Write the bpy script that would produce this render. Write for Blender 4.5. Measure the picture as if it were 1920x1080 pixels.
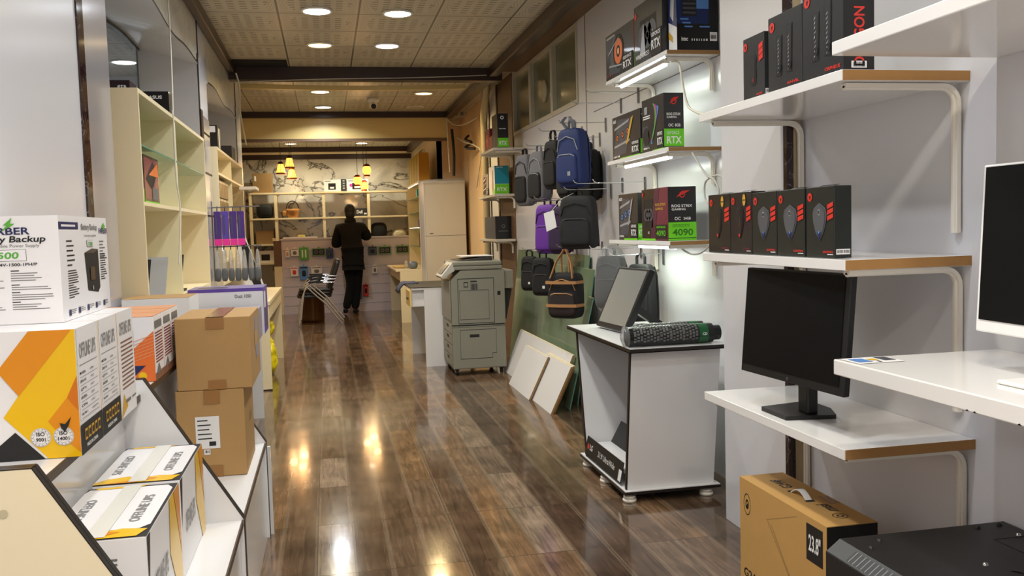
import bpy, math, random
from mathutils import Matrix, Vector, Euler
random.seed(7)
S = bpy.context.scene
for o in list(bpy.data.objects): bpy.data.objects.remove(o)
COL = S.collection
PI = math.pi
# ---------------------------------------------------------------- camera
cam_d = bpy.data.cameras.new('camera'); cam = bpy.data.objects.new('camera', cam_d); COL.objects.link(cam)
cam_d.sensor_width = 36; cam_d.lens = 1693.373 / 1920 * 36; cam_d.clip_start = .02
YAW, PIT, ROL = .20092448, .06657025, .02842168
fw = Vector((math.sin(YAW) * math.cos(PIT), math.cos(YAW) * math.cos(PIT), -math.sin(PIT)))
rt = Vector((math.cos(YAW), -math.sin(YAW), 0)); dn = fw.cross(rt)
r_ = rt * math.cos(ROL) + dn * math.sin(ROL); d_ = -rt * math.sin(ROL) + dn * math.cos(ROL)
cm = Matrix((r_, -d_, -fw)).transposed().to_4x4(); cm.translation = (0, 0, 1.35)
cam.matrix_world = cm
S.camera = cam
# ---------------------------------------------------------------- world / exposure
w = bpy.data.worlds.new('world'); S.world = w; w.use_nodes = True
w.node_tree.nodes['Background'].inputs[0].default_value = (1.0, .95, .90, 1)
w.node_tree.nodes['Background'].inputs[1].default_value = 1.25
S.view_settings.view_transform = 'Standard'; S.view_settings.look = 'None'
S.view_settings.exposure = -0.35; S.view_settings.gamma = 1; S.view_settings.use_curve_mapping = False
# ceiling downlights: x, y, ceiling z, colour, power   (light objects are made with their fittings below)
WHITE = (.87, .93, 1.0); WARM = (1, .72, .34); CREAM = (1, .90, .62); SOFT = (1, .91, .76)
DOWN = [(0.0, 6.96, 3, WHITE, 22), (.6, 6.99, 3, CREAM, 16), (.015, 8.20, 3, WARM, 20), (.6, 8.2, 3, (.95, .93, 1), 16),
        (0, 5.75, 3, WHITE, 13), (.6, 5.75, 3, CREAM, 15), (0, 4.5, 3, WHITE, 10), (.6, 4.5, 3, WHITE, 14),
        (0, 3.3, 3, WHITE, 6), (.6, 3.3, 3, CREAM, 12), (.6, 2.05, 3, WHITE, 11), (0, 2.05, 3, WHITE, 7), (0, .8, 3, SOFT, 18), (.6, .8, 3, SOFT, 22), (.3, -.6, 3, SOFT, 50),
        (0, 10.87, 3, CREAM, 30), (1.22, 10.98, 3, WARM, 34), (.03, 12.19, 3, WHITE, 32),
        (-.55, 16.55, 2.95, CREAM, 20), (.69, 16.55, 2.95, CREAM, 24),
        (-1.78, 9.09, 3, WHITE, 18)]

# ---------------------------------------------------------------- materials
def lin(c):
    if isinstance(c, str): c = tuple(int(c[i:i+2], 16) for i in (0, 2, 4))
    return tuple((x/255/12.92 if x/255 <= .04045 else ((x/255+.055)/1.055)**2.4) for x in c) + (1,)
_M = {}
def M(name, col=None, rough=.5, metal=0, emit=0, trans=0, alpha=1, var=0, vscale=8, bump=0, bscale=60, coat=0, stretch=None, ior=1.45):
    if name in _M: return _M[name]
    m = bpy.data.materials.new(name); m.use_nodes = True; _M[name] = m
    nt = m.node_tree; b = nt.nodes['Principled BSDF']; c = lin(col)
    b.inputs['Base Color'].default_value = c; b.inputs['Roughness'].default_value = rough; b.inputs['Metallic'].default_value = metal
    b.inputs['Transmission Weight'].default_value = trans; b.inputs['Alpha'].default_value = alpha; b.inputs['Coat Weight'].default_value = coat
    b.inputs['Coat Roughness'].default_value = .05; b.inputs['IOR'].default_value = ior
    if emit: b.inputs['Emission Color'].default_value = c; b.inputs['Emission Strength'].default_value = emit
    tc = nt.nodes.new('ShaderNodeTexCoord'); mp = nt.nodes.new('ShaderNodeMapping'); nt.links.new(tc.outputs['Object'], mp.inputs[0])
    if stretch: mp.inputs['Scale'].default_value = stretch
    if var:
        n = nt.nodes.new('ShaderNodeTexNoise'); n.inputs['Scale'].default_value = vscale; n.inputs['Detail'].default_value = 6
        nt.links.new(mp.outputs[0], n.inputs['Vector'])
        mx = nt.nodes.new('ShaderNodeMix'); mx.data_type = 'RGBA'
        mx.inputs['A'].default_value = tuple(x*(1-var) for x in c[:3]) + (1,); mx.inputs['B'].default_value = tuple(min(1, x*(1+var)) for x in c[:3]) + (1,)
        nt.links.new(n.outputs['Fac'], mx.inputs['Factor']); nt.links.new(mx.outputs['Result'], b.inputs['Base Color'])
    if bump:
        n = nt.nodes.new('ShaderNodeTexNoise'); n.inputs['Scale'].default_value = bscale; n.inputs['Detail'].default_value = 3
        nt.links.new(mp.outputs[0], n.inputs['Vector'])
        bp = nt.nodes.new('ShaderNodeBump'); bp.inputs['Strength'].default_value = bump; bp.inputs['Distance'].default_value = .01
        nt.links.new(n.outputs['Fac'], bp.inputs['Height']); nt.links.new(bp.outputs[0], b.inputs['Normal'])
    return m
class NT:
    """small helper for node maths"""
    def __init__(s, m): s.nt = m.node_tree; s.b = s.nt.nodes['Principled BSDF']
    def n(s, t): return s.nt.nodes.new('ShaderNode' + t)
    def l(s, a, b): s.nt.links.new(a, b)
    def m(s, op, a, b=None, c=None):
        n = s.n('Math'); n.operation = op
        for i, v in enumerate((a, b, c)):
            if v is None: continue
            if isinstance(v, (int, float)): n.inputs[i].default_value = v
            else: s.l(v, n.inputs[i])
        return n.outputs[0]
    def mix(s, f, a, b):
        n = s.n('Mix'); n.data_type = 'RGBA'
        for k, v in (('Factor', f), ('A', a), ('B', b)):
            if isinstance(v, (int, float, tuple)): n.inputs[k].default_value = v
            else: s.l(v, n.inputs[k])
        return n.outputs['Result']
def floor_mat():
    m = bpy.data.materials.new('wood_look_floor_tile'); m.use_nodes = True; t = NT(m)
    tc = t.n('TexCoord'); sx = t.n('SeparateXYZ'); t.l(tc.outputs['Object'], sx.inputs[0]); X, Y = sx.outputs[0], sx.outputs[1]
    px = t.m('DIVIDE', t.m('ADD', X, 6.09), .15); pid = t.m('FLOOR', px); fx = t.m('FRACT', px)
    ty = t.m('DIVIDE', t.m('ADD', Y, 6.0-3.9), .63); tid = t.m('FLOOR', ty); fy = t.m('FRACT', ty)
    tx = t.m('DIVIDE', t.m('ADD', X, 6.09), .6); ftx = t.m('FRACT', tx)
    cb = t.n('CombineXYZ'); t.l(pid, cb.inputs[0]); t.l(tid, cb.inputs[1])
    wn = t.n('TexWhiteNoise'); wn.noise_dimensions = '2D'; t.l(cb.outputs[0], wn.inputs['Vector'])
    cb1 = t.n('CombineXYZ'); t.l(pid, cb1.inputs[0])
    wn1 = t.n('TexWhiteNoise'); wn1.noise_dimensions = '2D'; t.l(cb1.outputs[0], wn1.inputs['Vector'])
    tone = t.m('ADD', t.m('MULTIPLY', wn.outputs['Value'], .28), t.m('MULTIPLY', wn1.outputs['Value'], .72))
    cr = t.n('ValToRGB'); t.l(tone, cr.inputs[0]); e = cr.color_ramp.elements
    e[0].position = .1; e[0].color = lin((72, 55, 43)); e[1].position = .9; e[1].color = lin((126, 106, 88))
    for p, c in ((.3, (84, 65, 50)), (.5, (100, 80, 63)), (.66, (116, 88, 62)), (.76, (92, 73, 57))):
        q = e.new(p); q.color = lin(c)
    # grain
    mp = t.n('Mapping'); t.l(tc.outputs['Object'], mp.inputs[0]); mp.inputs['Scale'].default_value = (22, 1.6, 1)
    cb2 = t.n('CombineXYZ'); t.l(t.m('MULTIPLY', wn.outputs['Value'], 30), cb2.inputs[1]); t.l(cb2.outputs[0], mp.inputs['Location'])
    g = t.n('TexNoise'); g.inputs['Scale'].default_value = 1.6; g.inputs['Detail'].default_value = 8; g.inputs['Distortion'].default_value = 1.4; t.l(mp.outputs[0], g.inputs['Vector'])
    g2 = t.n('TexNoise'); g2.inputs['Scale'].default_value = 5; g2.inputs['Detail'].default_value = 5; t.l(tc.outputs['Object'], g2.inputs['Vector'])
    k = t.m('ADD', t.m('MULTIPLY', g.outputs['Fac'], 1.0), t.m('MULTIPLY', g2.outputs['Fac'], .8))   # ~ .9
    k = t.m('POWER', t.m('MAXIMUM', t.m('MULTIPLY', k, 1.11), .3), 1.9)
    vm = t.n('VectorMath'); vm.operation = 'SCALE'; t.l(cr.outputs[0], vm.inputs[0]); t.l(k, vm.inputs['Scale'])
    # pale worn plank borders, darker tile joints
    edge = t.m('LESS_THAN', t.m('MINIMUM', fx, t.m('SUBTRACT', 1, fx)), .07)
    c = t.mix(t.m('MULTIPLY', edge, .3), vm.outputs[0], lin((140, 122, 102)))
    jy = t.m('LESS_THAN', t.m('MINIMUM', fy, t.m('SUBTRACT', 1, fy)), .0045)
    jx = t.m('LESS_THAN', t.m('MINIMUM', ftx, t.m('SUBTRACT', 1, ftx)), .0035)
    j = t.m('MAXIMUM', jx, jy)
    c = t.mix(t.m('MULTIPLY', j, .75), c, lin((58, 46, 38)))
    t.l(c, t.b.inputs['Base Color'])
    rg = t.n('TexNoise'); rg.inputs['Scale'].default_value = 3; t.l(tc.outputs['Object'], rg.inputs['Vector'])
    t.l(t.m('ADD', t.m('MULTIPLY', rg.outputs['Fac'], .10), .07), t.b.inputs['Roughness'])
    # each tile bows a little, with polished waviness
    bow = t.m('ADD', t.m('MULTIPLY', t.m('SINE', t.m('MULTIPLY', fy, PI)), .5), t.m('MULTIPLY', t.m('SINE', t.m('MULTIPLY', ftx, PI)), .5))
    w1 = t.n('TexNoise'); w1.inputs['Scale'].default_value = 9; w1.inputs['Detail'].default_value = 2; t.l(tc.outputs['Object'], w1.inputs['Vector'])
    h = t.m('ADD', t.m('MULTIPLY', bow, .3), t.m('ADD', t.m('MULTIPLY', w1.outputs['Fac'], .12), t.m('MULTIPLY', j, -.9)))
    bp = t.n('Bump'); bp.inputs['Strength'].default_value = .35; bp.inputs['Distance'].default_value = .004; t.l(h, bp.inputs['Height']); t.l(bp.outputs[0], t.b.inputs['Normal'])
    t.b.inputs['Coat Weight'].default_value = .15; t.b.inputs['Coat Roughness'].default_value = .03
    return m
def ceil_mat():
    m = bpy.data.materials.new('embossed_ceiling_tile'); m.use_nodes = True; t = NT(m)
    tc = t.n('TexCoord'); sx = t.n('SeparateXYZ'); t.l(tc.outputs['Object'], sx.inputs[0]); X, Y = sx.outputs[0], sx.outputs[1]
    fx = t.m('FRACT', t.m('DIVIDE', t.m('ADD', X, .285+.595*20), .595)); fy = t.m('FRACT', t.m('DIVIDE', t.m('ADD', Y, -6.47+.6*30), .6))
    ax = t.m('ABSOLUTE', t.m('SUBTRACT', fx, .5)); ay = t.m('ABSOLUTE', t.m('SUBTRACT', fy, .5)); mxx = t.m('MAXIMUM', ax, ay)
    joint = t.m('GREATER_THAN', mxx, .487)
    ring = t.m('MULTIPLY', t.m('GREATER_THAN', t.m('SINE', t.m('MULTIPLY', t.m('ADD', mxx, t.m('MULTIPLY', t.m('MULTIPLY', ax, ay), .55)), 150)), .55), t.m('MULTIPLY', t.m('GREATER_THAN', mxx, .37), t.m('LESS_THAN', mxx, .46)))
    dx = t.m('GREATER_THAN', t.m('SINE', t.m('MULTIPLY', fx, 2*PI*7)), -.2)
    dy = t.m('GREATER_THAN', t.m('SINE', t.m('MULTIPLY', fy, 2*PI*9)), .35)
    grp = t.m('GREATER_THAN', t.m('SINE', t.m('MULTIPLY', fx, 2*PI*4.5)), -.55)
    ins = t.m('LESS_THAN', t.m('ADD', mxx, t.m('MULTIPLY', t.m('MULTIPLY', ax, ay), 1.2)), .42)
    dash = t.m('MULTIPLY', t.m('MULTIPLY', dx, dy), ins)
    n = t.n('TexNoise'); n.inputs['Scale'].default_value = 1.5; t.l(tc.outputs['Object'], n.inputs['Vector'])
    base = t.mix(n.outputs['Fac'], lin((184, 175, 154)), lin((204, 196, 174)))
    c = t.mix(t.m('MULTIPLY', dash, .75), base, lin((104, 94, 78)))
    c = t.mix(t.m('MULTIPLY', ring, .3), c, lin((104, 94, 78)))
    c = t.mix(t.m('MULTIPLY', joint, .85), c, lin((70, 60, 46)))
    t.l(c, t.b.inputs['Base Color']); t.b.inputs['Roughness'].default_value = .38
    h = t.m('ADD', t.m('MULTIPLY', dash, -1), t.m('MULTIPLY', ring, -.6))
    bp = t.n('Bump'); bp.inputs['Strength'].default_value = .5; bp.inputs['Distance'].default_value = .004; t.l(h, bp.inputs['Height']); t.l(bp.outputs[0], t.b.inputs['Normal'])
    return m
def marble_mat(name, a, b, c2, sc=1.0, thick=.06, rough=.08):
    m = bpy.data.materials.new(name); m.use_nodes = True; t = NT(m)
    tc = t.n('TexCoord'); mp = t.n('Mapping'); t.l(tc.outputs['Object'], mp.inputs[0]); mp.inputs['Scale'].default_value = (sc, sc, sc)
    n = t.n('TexNoise'); n.inputs['Scale'].default_value = 1.3; n.inputs['Detail'].default_value = 9; n.inputs['Distortion'].default_value = 1.6; t.l(mp.outputs[0], n.inputs['Vector'])
    v = t.m('ABSOLUTE', t.m('SUBTRACT', n.outputs['Fac'], .5)); vein = t.m('SUBTRACT', 1, t.m('MINIMUM', t.m('DIVIDE', v, thick), 1))
    n2 = t.n('TexNoise'); n2.inputs['Scale'].default_value = .9; n2.inputs['Detail'].default_value = 7; n2.inputs['Distortion'].default_value = .8; t.l(mp.outputs[0], n2.inputs['Vector'])
    blot = t.m('MINIMUM', t.m('MAXIMUM', t.m('MULTIPLY', t.m('SUBTRACT', n2.outputs['Fac'], .52), 6), 0), 1)
    c = t.mix(t.m('MULTIPLY', blot, .8), lin(a), lin(c2)); c = t.mix(t.m('POWER', vein, 2), c, lin(b))
    t.l(c, t.b.inputs['Base Color']); t.b.inputs['Roughness'].default_value = rough
    return m
white = M('white_laminate', (222, 221, 222), .16, var=.02, vscale=1.5)
wallw = M('white_wall_panel', (214, 213, 217), .22, var=.025, vscale=1.2)
shelfw = M('white_gloss_shelf', (232, 230, 228), .12)
cream = M('cream_laminate', (234, 218, 180), .35, var=.03, vscale=2)
creamd = M('beige_laminate', (196, 178, 142), .4, var=.04, vscale=2)
pale = M('pale_yellow_laminate', (242, 230, 188), .35, var=.02)
blackedge = M('black_edge_band', (28, 22, 20), .4)
brownedge = M('dark_brown_edge_band', (66, 48, 34), .45)
mdf = M('raw_mdf_edge', (160, 118, 68), .7, var=.08, vscale=40)
chip = M('raw_chipboard_edge', (152, 116, 72), .85, var=.4, vscale=160)
darkwood = M('dark_brown_moulding', (52, 34, 26), .35, var=.15, vscale=12)
midwood = M('walnut_panel', (110, 84, 62), .5, var=.12, vscale=5)
ochre = M('ochre_veneer', (220, 192, 124), .4, var=.07, vscale=3, stretch=(1, 1, 12))
pinkw = M('warm_painted_plaster', (226, 190, 140), .7, var=.08, vscale=3)
alu = M('brushed_aluminium', (205, 203, 208), .17, .55)
steel = M('chrome', (215, 215, 218), .12, 1)
greysteel = M('grey_steel_wire', (135, 135, 138), .3, .9)
whitemetal = M('white_enamelled_metal', (232, 226, 214), .3)
glass = M('clear_glass', (205, 235, 222), .02, trans=1, ior=1.3)
gedge = M('glass_edge_green', (96, 150, 128), .2)
wglass = M('dusty_window_glass', (118, 118, 96), .12, var=.12, vscale=2)
gglass = M('stacked_green_glass', (122, 138, 112), .08, var=.22, vscale=2.5)
mirror = M('mirror_glass', (225, 225, 225), .02, 1)
black = M('matte_black_plastic', (22, 22, 24), .45)
blackg = M('gloss_black', (14, 14, 16), .15)
screen = M('dark_screen', (5, 5, 6), .55)
screen.node_tree.nodes['Principled BSDF'].inputs['Specular IOR Level'].default_value = .2
dscreen = M('grey_reflecting_screen', (158, 160, 156), .14, .4)  # pale grey base colour stands in for light reflected off the screen
card = M('brown_cardboard', (172, 134, 84), .7, var=.05, vscale=14, bump=.04, bscale=90)
card2 = M('golden_cardboard', (188, 146, 84), .65, var=.05, vscale=14)
cardd = M('dull_cardboard', (142, 112, 72), .75, var=.06)
tape = M('clear_brown_tape', (150, 106, 58), .15)
paper = M('white_printed_card', (232, 230, 232), .3)
paper2 = M('white_matte_paper', (225, 223, 222), .6)
ink = M('black_ink', (26, 25, 26), .5); ink2 = M('grey_ink', (110, 108, 106), .5); ink3 = M('pale_grey_ink', (138, 136, 136), .5); inkb = M('navy_ink', (30, 34, 84), .5)
green = M('leaf_green_print', (88, 168, 60), .4); gpug = M('bright_green_print', (108, 205, 30), .3); gpud = M('deep_green_print', (50, 110, 20), .3)
red = M('red_print', (212, 50, 40), .35); dred = M('dark_red_print', (120, 34, 44), .35); maroon = M('maroon_print', (112, 40, 62), .3)
yellow = M('yellow_print', (232, 184, 8), .22); amber = M('amber_print', (220, 138, 14), .22); orange = M('orange_print', (226, 110, 42), .3); salmon = M('salmon_print', (226, 156, 112), .35)
gold = M('gold_print', (206, 160, 60), .3); rust = M('rust_bar_print', (130, 84, 66), .4)
boxk = M('black_carton', (20, 20, 22), .28, coat=.2); boxk2 = M('charcoal_carton', (46, 46, 48), .3, coat=.2); boxg = M('dark_green_carton', (30, 34, 32), .35)
slate = M('slate_print', (72, 76, 86), .3); silver = M('silver_print', (176, 178, 184), .25, .3); white_ink = M('white_ink', (235, 235, 235), .4)
navyp = M('deep_blue_print', (22, 42, 96), .3); skyp = M('sky_blue_print', (90, 140, 210), .3); violet = M('violet_print', (98, 70, 160), .35); pinkp = M('hot_pink_print', (230, 50, 150), .35)
tealp = M('teal_print', (20, 140, 168), .3); cyanp = M('cyan_print', (70, 190, 200), .3); magp = M('magenta_print', (200, 60, 150), .3)
copg = M('copier_grey_plastic', (136, 134, 122), .45); copd = M('copier_dark_seam', (40, 40, 38), .5); copl = M('copier_light_plastic', (186, 184, 176), .4)
lamp_off = M('frosted_lamp_off', (190, 180, 150), .4)
slatw = M('slatwall_pinkish_white', (206, 196, 204), .3)
plastic = M('clear_plastic_bag', (225, 228, 232), .12, trans=.75, alpha=.55, bump=.6, bscale=40)
film = M('clear_film', (235, 238, 242), .1, trans=.75, alpha=.5, bump=.5, bscale=60)

# ---------------------------------------------------------------- geometry collector
_T = {}
def txt(s, bold):
    k = (s, bold)
    if k not in _T:
        cu = bpy.data.curves.new('t', 'FONT'); cu.body = s; cu.resolution_u = 3; cu.offset = .022 if bold else 0
        o = bpy.data.objects.new('t', cu); COL.objects.link(o); bpy.context.view_layer.update()
        me = bpy.data.meshes.new_from_object(o.evaluated_get(bpy.context.evaluated_depsgraph_get()))
        _T[k] = ([tuple(v.co[:2]) for v in me.vertices], [tuple(p.vertices) for p in me.polygons])
        bpy.data.objects.remove(o); bpy.data.curves.remove(cu); bpy.data.meshes.remove(me)
    return _T[k]
class Fr:
    def __init__(s, o, U, V): s.o = Vector(o); s.U = Vector(U); s.V = Vector(V); s.N = s.U.cross(s.V).normalized()
    def p(s, u, v, l=1): return s.o + s.U*u + s.V*v + s.N*(.0007*l)
class G:
    def __init__(s, T=None): s.v = []; s.f = []; s.mi = []; s.mats = []; s.sm = []; s.T = T
    def add(s, vs, fs, mat, smooth=False):
        b = len(s.v)
        for p in vs:
            p = Vector(p); s.v.append(s.T @ p if s.T else p)
        if mat not in s.mats: s.mats.append(mat)
        i = s.mats.index(mat)
        for f in fs: s.f.append(tuple(b+k for k in f)); s.mi.append(i); s.sm.append(smooth)
        return s
    def box(s, x0, x1, y0, y1, z0, z1, mat):
        vs = [(x, y, z) for z in (z0, z1) for y in (y0, y1) for x in (x0, x1)]
        return s.add(vs, [(0, 2, 3, 1), (4, 5, 7, 6), (0, 1, 5, 4), (2, 6, 7, 3), (0, 4, 6, 2), (1, 3, 7, 5)], mat)
    def hexa(s, b, t, mat):   # bottom 4, top 4 (ccw from above)
        return s.add(list(b)+list(t), [(3, 2, 1, 0), (4, 5, 6, 7), (0, 1, 5, 4), (1, 2, 6, 5), (2, 3, 7, 6), (3, 0, 4, 7)], mat)
    def prism(s, pts, ax, a, b, mat, emat=None):   # pts in the two other axes, extruded along ax
        def mk(p, t): return {'X': (t, p[0], p[1]), 'Y': (p[0], t, p[1]), 'Z': (p[0], p[1], t)}[ax]
        n = len(pts); vs = [mk(p, a) for p in pts] + [mk(p, b) for p in pts]
        s.add(vs, [tuple(range(n)), tuple(range(2*n-1, n-1, -1))], mat)
        return s.add(vs, [(i, i+n, (i+1) % n+n, (i+1) % n) for i in range(n)], emat or mat)
    def cyl(s, p, q, r, mat, n=16, r2=None, smooth=True):
        p = Vector(p); q = Vector(q); d = (q-p).normalized(); a = d.orthogonal().normalized(); b = d.cross(a); r2 = r if r2 is None else r2
        vs = [c + (a*math.cos(t)+b*math.sin(t))*rr for c, rr in ((p, r), (q, r2)) for t in (2*PI*i/n for i in range(n))]
        s.add(vs, [(i, (i+1) % n, (i+1) % n+n, i+n) for i in range(n)], mat, smooth)
        return s.add(vs, [tuple(range(n-1, -1, -1)), tuple(range(n, 2*n))], mat)
    def tube(s, pts, r, mat, n=8, closed=False):
        P = [Vector(p) for p in pts]; rings = []; prev = None
        for i, p in enumerate(P):
            if closed: d = (P[(i+1) % len(P)]-P[i-1]).normalized()
            else: d = (P[min(i+1, len(P)-1)]-P[max(i-1, 0)]).normalized()
            a = d.orthogonal().normalized() if prev is None else (prev-d*prev.dot(d)).normalized()
            prev = a; b = d.cross(a); rr = r[i] if isinstance(r, (list, tuple)) else r
            rings.append([p+(a*math.cos(2*PI*k/n)+b*math.sin(2*PI*k/n))*rr for k in range(n)])
        vs = [v for R in rings for v in R]; m = len(P); fs = []
        for i in range(m if closed else m-1):
            for k in range(n): fs.append((i*n+k, i*n+(k+1) % n, ((i+1) % m)*n+(k+1) % n, ((i+1) % m)*n+k))
        s.add(vs, fs, mat, True)
        if not closed: s.add(rings[0]+rings[-1], [tuple(range(n-1, -1, -1)), tuple(range(n, 2*n))], mat)
        return s
    def strap(s, pts, wv, th, mat):   # flat band through pts, wv = width vector, th = thickness
        P = [Vector(p) for p in pts]; wv = Vector(wv); vs = []; fs = []
        for i, p in enumerate(P):
            d = (P[min(i+1, len(P)-1)]-P[max(i-1, 0)]).normalized(); nn = d.cross(wv).normalized()*th/2
            vs += [p-wv/2-nn, p+wv/2-nn, p+wv/2+nn, p-wv/2+nn]
        for i in range(len(P)-1):
            for k in range(4): fs.append((i*4+k, i*4+(k+1) % 4, i*4+4+(k+1) % 4, i*4+4+k))
        fs += [(3, 2, 1, 0), tuple(len(vs)-4+k for k in range(4))]
        return s.add(vs, fs, mat)
    def lathe(s, prof, c, mat, n=24):
        c = Vector(c); vs = []; fs = []; m = len(prof)
        for r, z in prof:
            for k in range(n): vs.append(c+Vector((r*math.cos(2*PI*k/n), r*math.sin(2*PI*k/n), z)))
        for i in range(m-1):
            for k in range(n): fs.append((i*n+k, i*n+(k+1) % n, (i+1)*n+(k+1) % n, (i+1)*n+k))
        return s.add(vs, fs, mat, True)
    def blob(s, c, d, mat, e=.4, nu=20, nv=12, taper=0, ez=None):   # soft rounded box (superellipsoid), full sizes d
        ez = e if ez is None else ez
        sg = lambda t, q: math.copysign(abs(t)**q, t); vs = []; fs = []
        for j in range(nv+1):
            ph = -PI/2+PI*j/nv; cz = sg(math.cos(ph), ez); z = sg(math.sin(ph), ez)
            for i in range(nu):
                th = 2*PI*i/nu; k = 1-taper*(z+1)/2
                vs.append((c[0]+d[0]/2*cz*sg(math.cos(th), e)*k, c[1]+d[1]/2*cz*sg(math.sin(th), e)*k, c[2]+d[2]/2*z))
        for j in range(nv):
            for i in range(nu): fs.append((j*nu+i, j*nu+(i+1) % nu, (j+1)*nu+(i+1) % nu, (j+1)*nu+i))
        return s.add(vs, fs, mat, True)
    # --- printing on a face frame
    def rect(s, fr, u0, v0, u1, v1, mat, l=1): return s.add([fr.p(u0, v0, l), fr.p(u1, v0, l), fr.p(u1, v1, l), fr.p(u0, v1, l)], [(0, 1, 2, 3)], mat)
    def poly(s, fr, pts, mat, l=1): return s.add([fr.p(u, v, l) for u, v in pts], [tuple(range(len(pts)))], mat)
    def disc(s, fr, u, v, r, mat, l=1, n=24, k=1.0, ri=0):
        ru, rv = r/fr.U.length, r*k/fr.V.length
        o = [fr.p(u+ru*math.cos(2*PI*i/n), v+rv*math.sin(2*PI*i/n), l) for i in range(n)]
        if not ri: return s.add(o, [tuple(range(n))], mat)
        q = ri/r; i_ = [fr.p(u+ru*q*math.cos(2*PI*i/n), v+rv*q*math.sin(2*PI*i/n), l) for i in range(n)]
        return s.add(o+i_, [(k2, (k2+1) % n, (k2+1) % n+n, k2+n) for k2 in range(n)], mat)
    def text(s, fr, st, u, v, h, mat, wd=None, bold=True, al='l', l=2, rot=0, shear=0):
        """cap height h (fraction of V); wd = full width (fraction of U), baseline start at u,v"""
        P, F = txt(st, bold)
        if not P: return s
        x0 = min(p[0] for p in P); x1 = max(p[0] for p in P); hh = .73
        H = h*fr.V.length; W = (x1-x0)/hh*H if wd is None else wd*fr.U.length
        off = {'l': 0, 'c': -W/2, 'r': -W}[al]; ul = fr.U.normalized(); vl = fr.V.normalized(); c, sn = math.cos(rot), math.sin(rot); vs = []
        for x, y in P:
            a = (x-x0)/(x1-x0)*W+off+shear*y/hh*H; b = y/hh*H; a, b = a*c-b*sn, a*sn+b*c
            vs.append(fr.p(u, v, l)+ul*a+vl*b)
        return s.add(vs, F, mat)
    def lines(s, fr, u0, v0, u1, v1, n, mat, seed=1, fill=.4, l=1, seg=1):
        rr = random.Random(seed)
        for i in range(n):
            va = v1-(v1-v0)*(i+.5)/n; hh = (v1-v0)/n*fill/2; e = u0+(u1-u0)*rr.uniform(.45, 1)
            s.rect(fr, u0, va-hh, e, va+hh, mat, l)
        return s
    def bars(s, fr, u0, v0, u1, v1, n, mat, seed=1, l=2):
        rr = random.Random(seed); u = u0; 
        for i in range(n):
            wd = (u1-u0)/n; s.rect(fr, u0+wd*i, v0, u0+wd*(i+rr.uniform(.3, .75)), v1, mat, l)
        return s
    def build(s, name, parent=None, label=None, cat=None, group=None, kind=None, bevel=0, seg=2, local=False, loc=None, subsurf=0):
        me = bpy.data.meshes.new(name); o = bpy.data.objects.new(name, me); COL.objects.link(o)
        if parent is not None:
            off = Vector((0, 0, 0)) if local else Vector(parent['_o']); o.parent = parent
            if not local:                       # world-space input, nested under things and parts
                pass
        elif kind == 'structure': off = Vector((0, 0, 0))
        else:
            xs = [p.x for p in s.v]; ys = [p.y for p in s.v]; zs = [p.z for p in s.v]
            off = Vector(loc) if loc else Vector(((min(xs)+max(xs))/2, (min(ys)+max(ys))/2, min(zs)))
            if local: off = Vector((0, 0, 0))
            o.location = off
        me.from_pydata([tuple(p-off) for p in s.v], [], s.f)
        for m in s.mats: me.materials.append(m)
        me.polygons.foreach_set('material_index', s.mi); me.polygons.foreach_set('use_smooth', s.sm); me.update()
        o['_o'] = tuple(off)
        if bevel:
            b = o.modifiers.new('bevel', 'BEVEL'); b.width = bevel; b.segments = seg; b.limit_method = 'ANGLE'; b.angle_limit = .7
        if subsurf:
            b = o.modifiers.new('sub', 'SUBSURF'); b.levels = subsurf; b.render_levels = subsurf
        tag(o, label, cat, group, kind); return o
def tag(o, label=None, cat=None, group=None, kind=None):
    if label: o['label'] = label
    if cat: o['category'] = cat
    if group: o['group'] = group
    if kind: o['kind'] = kind
    return o
def thing(name, label, cat, loc=(0, 0, 0), rz=0, group=None):
    o = bpy.data.objects.new(name, None); COL.objects.link(o); o.location = loc; o.rotation_euler = (0, 0, rz); o['_o'] = tuple(loc)
    o.empty_display_size = .05; return tag(o, label, cat, group)
def kids(o): return [c for c in KID.get(o.name, [])]
KID = {}
def copy_tree(o, loc, rz=None, label=None, group=None):
    def cp(a, par):
        c = a.copy(); COL.objects.link(c); c.parent = par
        for ch in [x for x in bpy.data.objects if x.parent == a]: cp(ch, c)
        return c
    r = cp(o, None); r.location = loc; r['_o'] = tuple(loc)
    if rz is not None: r.rotation_euler = (0, 0, rz)
    if label: r['label'] = label
    if group: r['group'] = group
    return r
def struct(g, name, **k): return g.build(name, kind='structure', **k)
# face frames as seen by somebody looking at the face
def fmx(x0, x1, y0, y1, z0, z1): return Fr((x0, y1, z0), (0, y0-y1, 0), (0, 0, z1-z0))   # faces -X
def fpx(x0, x1, y0, y1, z0, z1): return Fr((x1, y0, z0), (0, y1-y0, 0), (0, 0, z1-z0))   # faces +X
def fmy(x0, x1, y0, y1, z0, z1): return Fr((x0, y0, z0), (x1-x0, 0, 0), (0, 0, z1-z0))   # faces -Y
def ftop(x0, x1, y0, y1, z0, z1): return Fr((x0, y0, z1), (x1-x0, 0, 0), (0, y1-y0, 0))  # faces up

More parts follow.
